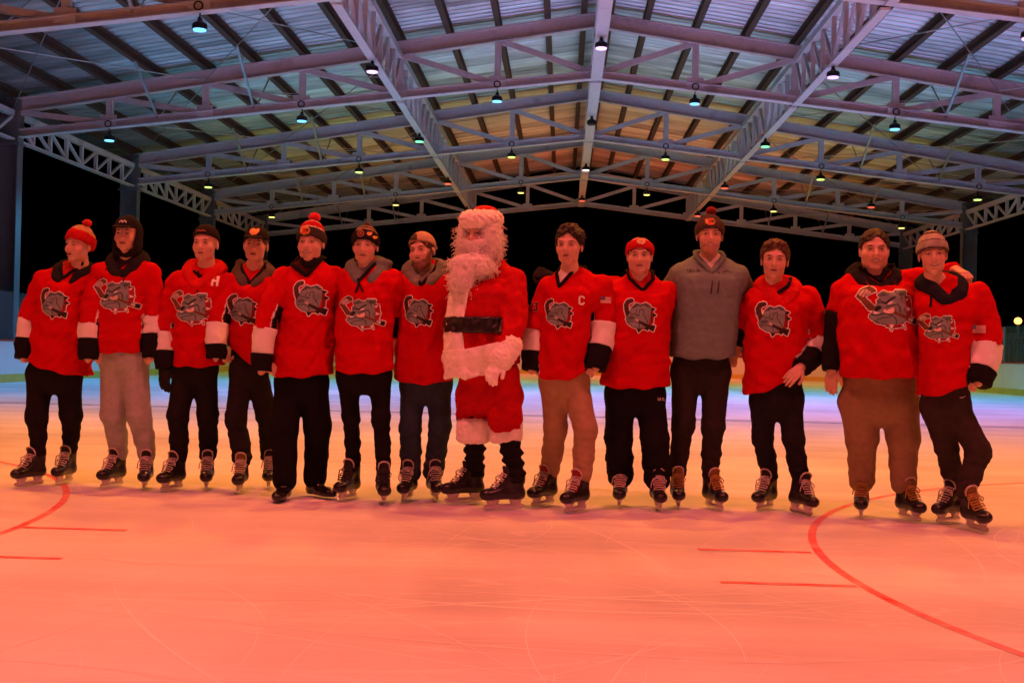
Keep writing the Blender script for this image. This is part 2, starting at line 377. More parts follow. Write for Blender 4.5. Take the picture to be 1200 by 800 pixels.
y0, y1 = TY[-2], TY[5]
lines_ = [(0.0, 'ridge truss of grey steel running down the middle of the roof'), (-16/3, 'lengthwise grey truss left of the ridge under the roof'), (16/3, 'lengthwise grey truss to the right of the ridge under the roof'),
          (-16.0, 'eave truss joining the columns on the left side'), (16.0, 'eave truss joining the columns on the right side')]
for rx, lab in lines_:
    x = XC+rx; base = np.array([x, TY[0], 0]); t = tag(empty('lengthwise_truss', base), lab, 'truss', 'lengthwise trusses of the roof')
    z0 = zb(rx)-.03; z1 = zt(rx)-.42 if rx else zt(rx)-.45
    wb = .30 if rx == 0 else .20
    ks = range(-1, 5) if abs(rx) < 10 else range(0, 5)
    for k in ks:
        ya, yb = TY[k]+.0, TY[k+1]
        if k == -1: ya = TY[-2]
        obj('bottom_chord', *extrude(boxp(wb, .05, -.02), (x, ya+.14, z0), (x, yb-.14, z0)), M['steel'], t, base)
        if rx == 0: obj('web_plate', *extrude(boxp(.03, .30, .155), (x-.08, ya+.14, z0), (x-.08, yb-.14, z0)), M['steel'], t, base)
        obj('top_chord', *extrude(boxp(.16, .16), (x, ya+.12, z1), (x, yb-.12, z1)), M['steel'], t, base)
        if k == -1: continue
        n = 8
        for q in range(n):
            yq = ya+(yb-ya)*q/n; yn = ya+(yb-ya)*(q+1)/n
            if q: obj('vertical_member', *extrude(boxp(.10, .10), (x+.001, yq, z0+.01), (x+.001, yq, z1-.08), (1, 0, 0)), M['steel'], t, base)
            a, c = ((yq, z1-.08), (yn, z0+.02)) if q < n/2 else ((yq, z0+.02), (yn, z1-.08))
            if q == 0: a = (a[0]+.15, a[1])
            if q == n-1: c = (c[0]-.15, c[1])
            obj('diagonal_member', *extrude(boxp(.075, .075), (x-.002, a[0], a[1]), (x-.002, c[0], c[1]), (1, 0, 0)), M['steel'], t, base)

names = {0: 'nearest', 1: 'first', 2: 'wide', 3: 'second', 4: 'third', 5: 'last'}
bolt = meshdata('bolt', *lathe([(.02, 0), (.02, .02)], 8), mats=(M['black_metal'],))
for s in (-1, 1):
    for k in range(0, 6):
        x = XC+s*16.12; base = np.array([x, TY[k], 0])
        side = 'left' if s < 0 else 'right'
        wd = {0: 'out of view nearest the camera', 1: 'under the nearest visible truss', 2: 'under the cyan-lamp truss', 3: 'under the yellow-green-lamp truss', 4: 'under the yellow-lamp truss', 5: 'under the end truss'}[k]
        c = tag(empty('steel_column', base), 'tall grey steel column at the %s edge %s' % (side, wd), 'column', 'columns carrying the roof')
        prof = [(-.30, -.15), (.30, -.15), (.30, .15), (-.30, .15)]
        # wide-flange shaft: flanges face across the rink
        ip = [(a, b_-.30) for a, b_ in iprof(.32, .60, .035, .03)]
        obj('shaft', *extrude([(b_, a) for a, b_ in ip][::-1], (x, TY[k], 0), (x, TY[k], 6.45), (0, 1, 0)), M['column'], c, base)
        obj('column_head', *extrude(boxp(.62, .34), (x, TY[k], 6.47), (x, TY[k], 7.66), (0, 1, 0)), M['column'], c, base)
        obj('cap_plate', *extrude(boxp(.72, .44), (x, TY[k], 6.40), (x, TY[k], 6.46), (0, 1, 0)), M['column'], c, base)
        obj('base_plate', *extrude(boxp(.80, .55), (x, TY[k], -.02), (x, TY[k], .03), (0, 1, 0)), M['column'], c, base)
        for q in range(4):
            o = bpy.data.objects.new('bolt', bolt); o.location = (-.20+q*.13, -.171, 7.2); o.rotation_euler = (R_(90), 0, 0); link(o, c)

# roof skin: purlins and corrugated sheets, all parts of one pavilion roof
roof = tag(empty('pavilion_roof', (XC, TY[-2], 0)), 'gabled corrugated metal roof on dark purlins over the whole rink', 'roof')
rb = np.array([XC, TY[-2], 0.0])
PC = [(-.09, 0), (.07, 0), (.07, .02), (-.05, .02), (-.05, .22), (.07, .22), (.07, .24), (-.09, .24)]
sl = (10.23-7.69)/16
for s in (-1, 1):
    for i in range(0, 13):
        rx = s*(.35 if i == 0 else i*16/12)
        z = zt(rx)+.004
        obj('purlin', *extrude(PC if s < 0 else [(-a, b_) for a, b_ in PC][::-1], (XC+rx, TY[-2]-1, z), (XC+rx, TY[5]+1.0, z)), M['purlin'], roof, rb)
SHW, per = 1.0, 3
v = []; f = []
nn = per*8
for i in range(nn+1):
    yy = SHW*i/nn*1.0; ph = (i % 8)/8.0
    hh = .055*math.tanh(2.2*math.cos(2*math.pi*ph))
    for q in range(2): v.append((q, yy, hh))
f = [(2*i, 2*i+2, 2*i+3, 2*i+1) for i in range(nn)]
ang = math.atan(sl); L = 17.0/math.cos(ang)
for s in (-1, 1):
    vv = np.array([((0.0 if a == 0 else s*17.0), y_, h_+.285+(0 if a == 0 else -sl*17.0)) for a, y_, h_ in v])
    me = meshdata('roof_sheet', vv, f if s > 0 else [q[::-1] for q in f], True, (M['sheet'],))
    n = int((TY[5]+1.2-(TY[-2]-1))/SHW)
    for i in range(n):
        o = bpy.data.objects.new('roof_sheet', me); o.location = (0, -1+i*SHW, 10.23+(.004 if i % 2 else 0)); link(o, roof)
ridge = obj('ridge_cap', *extrude([(-.35, -.06), (0, 0), (.35, -.06), (.35, -.045), (0, .015), (-.35, -.045)], (XC, TY[-2]-1, 10.23+.36), (XC, TY[5]+1, 10.23+.36)), M['sheet'], roof, rb)
# sag and bracing rods under the roof
for k in range(0, 5):
    for s in (-1, 1):
        for a, b_ in ((16, 10.667), (10.667, 5.333)):
            for (p, q) in ((a, b_), (b_, a)):
                obj('bracing_rod', *tube([(XC+s*p, TY[k]+.1, zt(p)-.30), (XC+s*q, TY[k+1]-.1, zt(q)-.30)], .016, 6), M['rod'], roof, rb)
    for rx in (-11.0, -8, 8, 11):
        obj('bracing_rod', *tube([(XC+rx, TY[k], zt(rx)-.55), (XC+rx+ (3 if rx < 0 else -3), TY[k]+.2, zt(rx)-.5)], .012, 6), M['rod'], roof, rb)
# ------------------------------------------------------------------ hanging lamps (the lit lamps of the photograph)
CLR = {'red': (1, .10, .05), 'orange': (1, .27, .03), 'pinkred': (1, .13, .125), 'rose': (1, .13, .155), 'amber': (1, .42, .10), 'warm': (1, .62, .38), 'white': (1, .86, 1),
       'violet': (.60, .34, 1), 'magenta': (.95, .42, .95), 'cyan': (.06, .50, 1), 'blue': (.10, .35, 1), 'green': (.10, 1, .38), 'lime': (.62, 1, .12), 'yellow': (1, .82, .12), 'lavender': (.72, .62, 1), 'off': (0, 0, 0)}
LENS = {k: emis('lens_'+k, [min(1, c*.9+.10) if k in ('cyan', 'green', 'lime', 'yellow', 'violet', 'magenta', 'white', 'lavender') else c for c in v], 0.0 if k == 'off' else (2.2 if k in ('cyan', 'white', 'magenta', 'lavender') else 2.0)) for k, v in CLR.items()}
me_house = meshdata('housing', *lathe([(.03, .24), (.05, .235), (.06, .17), (.11, .13), (.165, .11), (.18, .08), (.18, .0), (.165, -.005)][::-1], 24), mats=(M['black_metal'],))
me_lens = {k: meshdata('lens', *lathe([(.15, -.03), (.16, -.006)], 24), mats=(LENS[k],)) for k in CLR}
_rv, _rf = tube([(.085*math.cos(a), 0, .085*math.sin(a)) for a in np.linspace(0, 2*math.pi, 18)[:-1]], .018, 8, closed=True)
me_ring = meshdata('cable_coil', _rv, _rf, True, (M['black_metal'],))
me_stem = meshdata('hanger', *tube([(0, 0, .23), (0, 0, .34)], .02, 8), mats=(M['black_metal'],))
def hlamp(x, y, z, colour, label, power, group='hanging rink lamps', coil=True, drop=.32):
    """z: underside of the chord it hangs from"""
    e = tag(empty('hanging_lamp', (x, y, z-drop)), label, 'lamp', group)
    for nm, me in (('housing', me_house), ('lens', me_lens[colour]), ('hanger', me_stem)):
        link(bpy.data.objects.new(nm, me), e).scale = (.82, .82, 1.0)
    if coil:
        o = link(bpy.data.objects.new('cable_coil', me_ring), e); o.location = (0, -.12, .43)
    if power > 0:
        L = bpy.data.lights.new('lamp_light', 'SPOT'); L.energy = power*POWER; L.color = CLR[colour]; L.spot_size = R_(130); L.spot_blend = .55; L.shadow_soft_size = .14
        lo = link(bpy.data.objects.new('lamp_light', L), e); lo.location = (0, 0, -.06)
    return e
places = {-13.333: 'outermost on the left', -8.0: 'second from the left', -2.667: 'just left of the ridge', 2.667: 'just right of the ridge', 8.0: 'second from the right', 13.333: 'outermost on the right'}
rows = {  # truss: (colours by position, power)
 -2: (['rose']*6, 850, 'pink-red lamp behind the camera'),
 -1: (['pinkred']*6, 720, 'red lamp above the near ice'),
 0: (['orange']*6, 1300, 'orange lamp out of view above the group'),
 1: (['cyan', 'cyan', 'blue', 'magenta', 'violet', 'violet'], 850, 'lamp on the nearest visible truss'),
 2: (['cyan']*6, 1100, 'cyan lamp on the large grey truss'),
 3: (['lime']*6, 400, 'yellow-green lamp on the middle truss'),
 4: (['yellow', 'yellow', 'amber', 'amber', 'yellow', 'yellow'], 300, 'yellow lamp on the farther truss')}
for k, (cols, pw, word) in rows.items():
    for (rx, pl), c in zip(places.items(), cols):
        pq = pw
        if k < 0: pq = pw*(1.9 if abs(rx) < 3 else .75 if abs(rx) < 9 else .35)
        if k > 0 and rx < -13: pq = pw*.75
        if k == 4: c_l = 'yellow'
        else: c_l = c
        hlamp(XC+rx, TY[k], zb(rx), c_l, '%s, %s' % (word, pl), pq, drop=.12 if k == 1 and abs(rx) < 3 else .32)
mids = [  # (bay, rel x, colour, power, label)
 (-1, 0, 'orange', 1150, 'red ridge lamp above the skaters'), (-1, -16/3, 'orange', 1000, 'red lamp left of the ridge above the skaters'), (-1, 16/3, 'orange', 1000, 'red lamp right of the ridge above the skaters'),
 (0, 0, 'amber', 220, 'warm ridge lamp out of view'), (0, -16/3, 'amber', 220, 'warm lamp left of the ridge out of view'), (0, 16/3, 'amber', 220, 'warm lamp right of the ridge out of view'),
 (1, 0, 'magenta', 1200, 'pinkish white lamp on the ridge, nearest the camera'), (1, -16/3, 'magenta', 900, 'pinkish white lamp below the left lengthwise truss'), (1, 16/3, 'violet', 1600, 'magenta lamp below the right lengthwise truss'),
 (2, 0, 'off', 0, 'unlit black lamp on the ridge'), (2, -16/3, 'green', 400, 'green lamp below the left lengthwise truss'), (2, 16/3, 'green', 400, 'green lamp below the right lengthwise truss'),
 (3, 0, 'white', 60, 'white lamp far along the ridge'), (3, -16/3, 'red', 700, 'orange-red lamp below the left lengthwise truss'), (3, 16/3, 'red', 700, 'orange-red lamp below the right lengthwise truss'),
 (4, 0, 'red', 2300, 'red lamp at the far end of the ridge'), (4, -16/3, 'white', 60, 'bright white lamp at the far end of the left lengthwise truss'), (4, 16/3, 'red', 2300, 'red lamp at the far end of the right lengthwise truss'),
 (3, 10.9, 'red', 200, 'small red lamp beyond the tan-hatted skater')]
for k, rx, c, pw, lab in mids:
    hlamp(XC+rx, TY[k]+BAY*.5, zb(rx)-.05, c, lab, pw, 'mid-bay rink lamps', coil=False, drop=.28)

# ------------------------------------------------------------------ beyond the boards: fence and a street lamp
fence = tag(empty('picket_fence', (19.0, 36, 0)), 'dark metal picket fence beyond the boards at the edge', 'fence')
for i in range(70):
    y = 34+i*.25
    obj('picket', *extrude(boxp(.04, .04), (19.0, y, 0), (19.0, y, 2.3), (0, 1, 0)), M['column'], fence, (19.0, 36, 0))
for z in (.3, 2.1): obj('rail', *extrude(boxp(.05, .06), (19.05, 33.9, z), (19.05, 51.5, z)), M['column'], fence, (19.0, 36, 0))
sl_p = at(1193, 376, 75.0)
lamp = tag(empty('street_lamp', (sl_p[0], 75.0, 0)), 'distant warm street lamp beyond the fence', 'street lamp')
obj('pole', *tube([(sl_p[0], 75, 0), (sl_p[0], 75, sl_p[2]-.2)], .07, 10), M['column'], lamp, (sl_p[0], 75, 0))
obj('globe', *lathe([(.05, -.22), (.18, -.15), (.24, 0), (.18, .15), (.05, .22)], 16, sl_p), emis('street_lamp_glow', (1, .42, .10), 3.5), lamp, (sl_p[0], 75, 0), True)
# ------------------------------------------------------------------ smooth solids: distance fields meshed with surface nets
def axis(lo, hi, h, fine=()):
    """coordinates from lo to hi at spacing h, finer inside the given (a, b, hf) intervals"""
    out = [lo]
    while out[-1] < hi:
        x = out[-1]; s = h
        for a, b, hf in fine:
            if a-hf <= x <= b: s = min(s, hf)
        if s == h:
            for a, b, hf in fine:
                if x < a and x+h > a: s = max(hf, a-x)
        out.append(x+s)
    return np.array(out, dtype=np.float32)
class Field:
    def __init__(s, xs, ys, zs):
        s.ax = (xs, ys, zs); s.f = np.full((len(xs), len(ys), len(zs)), .25, dtype=np.float32)
    def sl(s, lo, hi):
        r = []
        for a, l, h in zip(s.ax, lo, hi):
            i = max(0, np.searchsorted(a, l)-1); j = min(len(a), np.searchsorted(a, h)+1); r.append(slice(i, max(i, j)))
        return tuple(r)
    def co(s, sl):
        return s.ax[0][sl[0]][:, None, None], s.ax[1][sl[1]][None, :, None], s.ax[2][sl[2]][None, None, :]
    def add(s, fn, lo, hi, k=.02):
        m = k+.012; sl = s.sl(np.asarray(lo)-m, np.asarray(hi)+m); a = s.f[sl]
        if a.size == 0: return
        d = fn(*s.co(sl)); h = np.clip(.5+.5*(a-d)/k, 0, 1); s.f[sl] = a*(1-h)+d*h-k*h*(1-h)
    def cut(s, fn, lo, hi, k=.01):
        sl = s.sl(np.asarray(lo)-k, np.asarray(hi)+k); a = s.f[sl]
        if a.size == 0: return
        d = -fn(*s.co(sl)); h = np.clip(.5-.5*(a-d)/k, 0, 1); s.f[sl] = a*(1-h)+d*h+k*h*(1-h)
    def disp(s, fn): s.f += fn(*s.co((slice(None),)*3)).astype(np.float32)
    def inter(s, fn): s.f = np.maximum(s.f, fn(*s.co((slice(None),)*3)))
    def capsule(s, a, b, ra, rb, k=.02, cut=False):
        a = np.asarray(a, float); b = np.asarray(b, float); ab = b-a; l2 = ab@ab+1e-12; R = max(ra, rb)
        def fn(X, Y, Z):
            t = np.clip(((X-a[0])*ab[0]+(Y-a[1])*ab[1]+(Z-a[2])*ab[2])/l2, 0, 1)
            return np.sqrt((X-a[0]-t*ab[0])**2+(Y-a[1]-t*ab[1])**2+(Z-a[2]-t*ab[2])**2)-(ra+(rb-ra)*t)
        (s.cut if cut else s.add)(fn, np.minimum(a, b)-R, np.maximum(a, b)+R, k)
    def ellip(s, c, r, k=.02, rot=None, cut=False):
        c = np.asarray(c, float); r = np.asarray(r, float); R = np.full(3, r.max()) if rot is not None else r
        def fn(X, Y, Z):
            x, y, z = X-c[0], Y-c[1], Z-c[2]
            if rot is not None: x, y, z = [x*rot[0][i]+y*rot[1][i]+z*rot[2][i] for i in range(3)]
            k0 = np.sqrt((x/r[0])**2+(y/r[1])**2+(z/r[2])**2); k1 = np.sqrt((x/r[0]**2)**2+(y/r[1]**2)**2+(z/r[2]**2)**2)
            return k0*(k0-1)/(k1+1e-6)
        (s.cut if cut else s.add)(fn, c-R, c+R, k)
    def mesh(s):
        f = s.f.copy(); f[0] = f[-1] = .2; f[:, 0] = f[:, -1] = .2; f[:, :, 0] = f[:, :, -1] = .2
        ins = f < 0; xs, ys, zs = s.ax
        c = ins.astype(np.int8); cs = c[:-1, :-1, :-1]+c[1:, :-1, :-1]+c[:-1, 1:, :-1]+c[1:, 1:, :-1]+c[:-1, :-1, 1:]+c[1:, :-1, 1:]+c[:-1, 1:, 1:]+c[1:, 1:, 1:]
        mix = (cs > 0) & (cs < 8); I = np.argwhere(mix)
        idx = np.full(mix.shape, -1, np.int32); idx[mix] = np.arange(len(I), dtype=np.int32)
        off = np.array([(a, b, d) for a in (0, 1) for b in (0, 1) for d in (0, 1)])
        cv = np.stack([f[I[:, 0]+o[0], I[:, 1]+o[1], I[:, 2]+o[2]] for o in off], 1)
        cp = np.stack([np.stack([xs[I[:, 0]+o[0]], ys[I[:, 1]+o[1]], zs[I[:, 2]+o[2]]], -1) for o in off], 1)
        acc = np.zeros((len(I), 3)); cnt = np.zeros(len(I))
        for i in range(8):
            for j in range(i+1, 8):
                if np.abs(off[i]-off[j]).sum() == 1:
                    m_ = (cv[:, i] < 0) != (cv[:, j] < 0)
                    t = np.where(m_, cv[:, i]/np.where(m_, cv[:, i]-cv[:, j], 1), 0)
                    p = cp[:, i]+(cp[:, j]-cp[:, i])*t[:, None]
                    acc += p*m_[:, None]; cnt += m_
        V = acc/cnt[:, None]; F = []
        for ax in range(3):
            n0 = [slice(1, -1)]*3; n0[ax] = slice(0, -1)
            a = ins[tuple(n0)]; n1 = list(n0); n1[ax] = slice(1, None); b = ins[tuple(n1)]
            ch = np.argwhere(a != b)
            if not len(ch): continue
            p = ch.copy()
            for q in range(3):
                if q != ax: p[:, q] += 1
            u, w = [q for q in range(3) if q != ax]
            eu = np.zeros(3, int); eu[u] = 1; ew = np.zeros(3, int); ew[w] = 1
            g = lambda o: idx[p[:, 0]+o[0], p[:, 1]+o[1], p[:, 2]+o[2]]
            q4 = np.stack([g(-eu-ew), g(-ew), g(np.zeros(3, int)), g(-eu)], 1)
            inside_first = a[tuple(ch.T)]
            flip = inside_first if ax != 1 else ~inside_first
            q4 = np.where(flip[:, None], q4, q4[:, ::-1])
            F.append(q4)
        return V, np.concatenate(F)
def box_axes(lo, hi, h): return [np.arange(l-3*h, u+4*h, h, dtype=np.float32) for l, u in zip(lo, hi)]

def wob(X, Y, Z, rng, scale, amp, n=4, aniso=(1, 1, 1)):
    """cheap smooth noise: warped sines"""
    o = 0
    for i in range(n):
        k = rng.normal(size=3); k /= np.linalg.norm(k); k = k*np.array(aniso)*2*math.pi/scale*(.7+.6*rng.random()); k2 = rng.normal(size=3)*2*math.pi/(scale*2.3)
        p, q = rng.random(2)*6.28
        o = o+np.sin(k[0]*X+k[1]*Y+k[2]*Z+p+1.3*np.sin(k2[0]*X+k2[1]*Y+k2[2]*Z+q))
    return o*(amp/n)

# ------------------------------------------------------------------ flat prints draped on cloth
def poly_sd(U, V, pts):
    pts = np.asarray(pts, float); d = np.full(U.shape, 1e9); s = np.ones(U.shape)
    n = len(pts); j = n-1
    for i in range(n):
        e = pts[j]-pts[i]; wx, wy = U-pts[i][0], V-pts[i][1]
        t = np.clip((wx*e[0]+wy*e[1])/(e@e+1e-12), 0, 1)
        d = np.minimum(d, (wx-e[0]*t)**2+(wy-e[1]*t)**2)
        c1 = V >= pts[i][1]; c2 = V < pts[j][1]; c3 = e[0]*wy > e[1]*wx
        s = np.where((c1 & c2 & c3) | (~c1 & ~c2 & ~c3), -s, s); j = i
    return s*np.sqrt(d)
def line_sd(U, V, pts, w):
    d = np.full(U.shape, 1e9)
    for a, b in zip(pts[:-1], pts[1:]):
        ex, ey = b[0]-a[0], b[1]-a[1]; t = np.clip(((U-a[0])*ex+(V-a[1])*ey)/(ex*ex+ey*ey+1e-9), 0, 1)
        d = np.minimum(d, np.hypot(U-a[0]-ex*t, V-a[1]-ey*t))
    return d-w/2
class Paint:
    """vector artwork: silhouettes get a white and a dark rim, fills and strokes go on top"""
    def __init__(s, box, rims=((.0, (0, 0, 0)),)): s.box = box; s.sil = []; s.ops = []; s.rims = rims
    def sp(s, pts, col): s.sil.append(('p', pts)); s.ops.append(('p', pts, col)); return s
    def sl(s, pts, w, col): s.sil.append(('l', pts, w)); s.ops.append(('l', pts, w, col)); return s
    def p(s, pts, col): s.ops.append(('p', pts, col)); return s
    def l(s, pts, w, col): s.ops.append(('l', pts, w, col)); return s
    def eval(s, U, V):
        C = np.zeros(U.shape+(3,)); A = np.zeros(U.shape)
        if s.sil:
            sd = np.full(U.shape, 1e9)
            for o in s.sil: sd = np.minimum(sd, poly_sd(U, V, o[1]) if o[0] == 'p' else line_sd(U, V, o[1], o[2]))
            for w, c in s.rims:
                m_ = sd < w; C[m_] = c; A[m_] = 1
        for o in s.ops:
            m_ = (poly_sd(U, V, o[1]) if o[0] == 'p' else line_sd(U, V, o[1], o[2])) < 0
            C[m_] = o[-1]; A[m_] = 1
        return C, A
WHT = (.78, .82, .80); GRY = (.21, .29, .285); DGR = (.09, .13, .125); BLK = (.012, .012, .013); BRN = (.16, .055, .025); CRED = (.30, .012, .02)
EMB_A = Paint((70, 95, 920, 750), ((20, WHT), (9, BLK)))
EMB_A.sp([(95, 265), (150, 180), (250, 130), (310, 150), (325, 190), (270, 215), (185, 262), (192, 290), (300, 410), (290, 450), (235, 450)], BRN)
EMB_A.p([(112, 240), (165, 178), (215, 165), (272, 205), (190, 262), (165, 275)], (.62, .55, .5)).l([(150, 255), (200, 180)], 12, BRN).l([(185, 250), (245, 185)], 12, BRN)
EMB_A.sp([(722, 260), (795, 262), (808, 400), (800, 500), (770, 540), (725, 500)], CRED).sp([(440, 620), (660, 620), (650, 668), (540, 682), (460, 668)], CRED)
EMB_A.sp([(550, 445), (780, 530), (765, 585), (540, 505)], BRN).sp([(775, 535), (895, 560), (880, 622), (760, 585)], BLK)
EMB_A.sp([(350, 240), (440, 190), (490, 215), (570, 215), (600, 180), (740, 180), (735, 230), (715, 260), (722, 330), (737, 400), (732, 480), (722, 570), (650, 625), (580, 640), (440, 640), (330, 620), (290, 590), (240, 550), (250, 510), (290, 480), (280, 460), (300, 420), (340, 370), (335, 320), (380, 290)], GRY)
EMB_A.sp([(715, 300), (790, 265), (752, 318)], WHT).sp([(745, 395), (822, 428), (752, 448)], WHT).sp([(488, 640), (545, 645), (512, 718)], WHT).sp([(645, 640), (695, 620), (712, 688)], WHT)
EMB_A.p([(300, 425), (350, 388), (395, 402), (380, 432), (330, 472), (296, 456)], BLK).p([(335, 330), (375, 300), (400, 320), (380, 360), (345, 365)], DGR)
EMB_A.p([(355, 245), (440, 200), (480, 218), (420, 248)], DGR).p([(610, 195), (730, 190), (725, 230), (690, 238), (645, 215)], DGR)
EMB_A.l([(360, 262), (430, 250), (500, 228)], 10, BLK).l([(590, 200), (620, 225), (660, 245), (670, 300)], 12, BLK).l([(715, 250), (700, 240), (640, 225)], 10, BLK)
EMB_A.l([(400, 345), (450, 357), (500, 312), (575, 270)], 26, BLK).p([(465, 362), (520, 332), (545, 326), (528, 352), (490, 370)], WHT)
EMB_A.p([(395, 475), (420, 410), (450, 445), (470, 428), (550, 392), (572, 450), (548, 492), (490, 506), (430, 496)], BLK)
EMB_A.p([(402, 470), (422, 422), (448, 452), (475, 436), (546, 402), (560, 450), (544, 482), (490, 498), (432, 488)], (.78, .62, .58)).p([(276, 464), (302, 505), (368, 492), (338, 478)], WHT)
EMB_A.l([(450, 405), (520, 385), (600, 362), (632, 400), (640, 470)], 16, BLK).l([(268, 515), (330, 518), (420, 492), (530, 520), (575, 560), (582, 625)], 15, BLK)
EMB_A.l([(325, 590), (350, 570), (410, 552), (505, 542)], 11, BLK).l([(300, 595), (360, 630), (440, 640)], 12, BLK).l([(720, 400), (700, 440), (735, 480)], 10, BLK)
EMB_A.p([(552, 455), (775, 535), (762, 578), (548, 498)], BRN).p([(776, 540), (838, 552), (822, 600), (764, 578)], (.66, .6, .55)).l([(800, 540), (790, 590)], 8, BRN)
EMB_B = Paint((55, 110, 640, 745), ((22, WHT), (9, BLK)))
EMB_B.sl([(195, 185), (140, 200), (108, 262), (118, 350), (150, 450)], 62, (.07, .03, .02))
EMB_B.sp([(505, 300), (560, 320), (580, 420), (570, 560), (500, 610), (420, 665), (330, 670), (300, 640)], CRED)
EMB_B.sp([(165, 400), (205, 300), (280, 228), (350, 258), (440, 222), (510, 262), (535, 330), (525, 450), (500, 560), (440, 640), (330, 660), (220, 635), (140, 575), (112, 500)], GRY)
EMB_B.sp([(530, 300), (602, 322), (560, 355)], BLK).sp([(565, 395), (625, 425), (570, 455)], BLK).sp([(300, 660), (325, 725), (370, 675)], BLK).sp([(420, 650), (480, 690), (490, 640)], BLK)
EMB_B.sp([(320, 515), (500, 590), (605, 612), (575, 702), (480, 650), (325, 565)], (.03, .018, .014))
EMB_B.p([(225, 300), (275, 245), (320, 265), (270, 300)], DGR).p([(410, 250), (450, 235), (505, 275), (480, 300)], DGR).l([(215, 310), (290, 250), (345, 275), (430, 245), (510, 285)], 14, BLK)
EMB_B.l([(330, 400), (340, 345), (385, 325), (410, 360), (395, 420), (440, 460)], 13, (.05, .035, .035)).l([(280, 430), (310, 425), (330, 440)], 16, BLK).l([(175, 400), (230, 420), (270, 410), (300, 330)], 12, (.06, .05, .05))
EMB_B.p([(130, 480), (200, 440), (260, 470), (240, 510), (150, 520)], DGR).p([(262, 510), (300, 490), (330, 520), (300, 545)], (.6, .5, .45)).l([(140, 545), (250, 540), (330, 575), (340, 640)], 12, BLK).l([(430, 470), (470, 520), (480, 560)], 12, BLK)
EMB_B.l([(540, 330), (550, 560)], 12, BLK)
def glyph(ch, col, rim=None, x0=0):
    """block letters and numerals, 60 wide and 100 high"""
    S = {'C': [[(58, 22), (44, 8), (18, 8), (8, 20), (8, 80), (18, 92), (44, 92), (58, 78)]], 'A': [[(8, 96), (8, 8), (52, 8), (52, 96)], [(8, 52), (52, 52)]],
         '1': [[(14, 22), (32, 8), (32, 96)], [(12, 94), (52, 94)]], '5': [[(52, 8), (12, 8), (12, 44), (40, 42), (52, 56), (52, 80), (40, 92), (10, 90)]],
         '2': [[(10, 24), (22, 8), (42, 8), (52, 22), (48, 42), (10, 92), (54, 92)]], '3': [[(10, 10), (50, 10), (28, 44), (50, 56), (50, 80), (38, 92), (10, 88)]],
         '7': [[(8, 8), (52, 8), (24, 96)]]}[ch]
    return [[(x+x0, y) for x, y in st] for st in S]
def text_paint(txt, col, rim, w=18, rw=7):
    P = Paint((-22, -16, 66*len(txt)+16, 118), ((rw, rim),) if rim else ())
    for i, ch in enumerate(txt):
        for st in glyph(ch, col, rim, i*66): (P.sl if rim else P.l)(st, w, col)
    return P
FLAG = Paint((0, 0, 100, 60))
for i in range(9): FLAG.p([(0, i*6.7), (100, i*6.7), (100, i*6.7+6.7), (0, i*6.7+6.7)], (.50, .03, .05) if i % 2 == 0 else (.70, .70, .68))
FLAG.p([(0, 0), (42, 0), (42, 33), (0, 33)], (.03, .05, .16))
for i in range(3):
    for j in range(4): FLAG.p([(4+j*10, 4+i*10), (8+j*10, 4+i*10), (8+j*10, 8+i*10), (4+j*10, 8+i*10)], (.6, .6, .6))
def drape(name, paint, bvh, cx, cz, width, mat, parent, base, n=64, off=.004, ydir=1.0, y_start=None, tilt=0.0, xdir=0.0, step=.6):
    """projects the artwork on the cloth along +Y (tilted sideways by xdir); cx, cz: world centre; width in metres"""
    u0, v0, u1, v1 = paint.box; sc = width/(u1-u0); m_ = max(2, int(n*(v1-v0)/(u1-u0)))
    us = np.linspace(u0, u1, n+1); vs = np.linspace(v0, v1, m_+1)
    du, dv = (u1-u0)/n, (v1-v0)/m_
    UC, VC = np.meshgrid((us[:-1]+us[1:])/2, (vs[:-1]+vs[1:])/2, indexing='ij')
    C = 0; A = 0
    for a in (-.25, .25):
        for b in (-.25, .25):
            c_, a_ = paint.eval(UC+a*du, VC+b*dv); C = C+c_*a_[..., None]; A = A+a_
    keep = A >= 2; C = C/np.maximum(A, 1)[..., None]
    ct, st = math.cos(tilt), math.sin(tilt)
    P = np.full((n+1, m_+1, 3), np.nan); d = Vector((xdir, 1, 0)).normalized()
    need = np.zeros((n+1, m_+1), bool); need[:-1, :-1] |= keep; need[1:, :-1] |= keep; need[:-1, 1:] |= keep; need[1:, 1:] |= keep
    sx = d[1]; 
    for i, j in np.argwhere(need):
        a = (us[i]-(u0+u1)/2)*sc; b = -(vs[j]-(v0+v1)/2)*sc
        a, b = a*ct-b*st, a*st+b*ct
        o = Vector((cx+a*sx, y_start-xdir*a*sx, cz+b))-d*.6
        h = bvh.ray_cast(o, d, 2.0)
        if h[0] is not None: P[i, j] = np.array(h[0])-np.array(d)*off
    ok = ~np.isnan(P[..., 0]); vid = np.full(ok.shape, -1); vid[ok] = np.arange(ok.sum())
    F = []; FC = []
    for i, j in np.argwhere(keep):
        q = (vid[i, j], vid[i, j+1], vid[i+1, j+1], vid[i+1, j])
        if min(q) >= 0:
            z = [P[a, b][1] for a, b in ((i, j), (i, j+1), (i+1, j+1), (i+1, j))]
            if max(z)-min(z) < .05: F.append(q); FC.append(C[i, j])
    if not F: return None
    F = np.array(F); used = np.unique(F); rm = np.full(ok.sum(), -1); rm[used] = np.arange(len(used))
    me = meshdata(name, P[ok][used]-np.asarray(base), rm[F], True, (mat,)); setcol(me, np.repeat(np.array(FC), 4, 0), 'CORNER')
    return link(bpy.data.objects.new(name, me), parent)

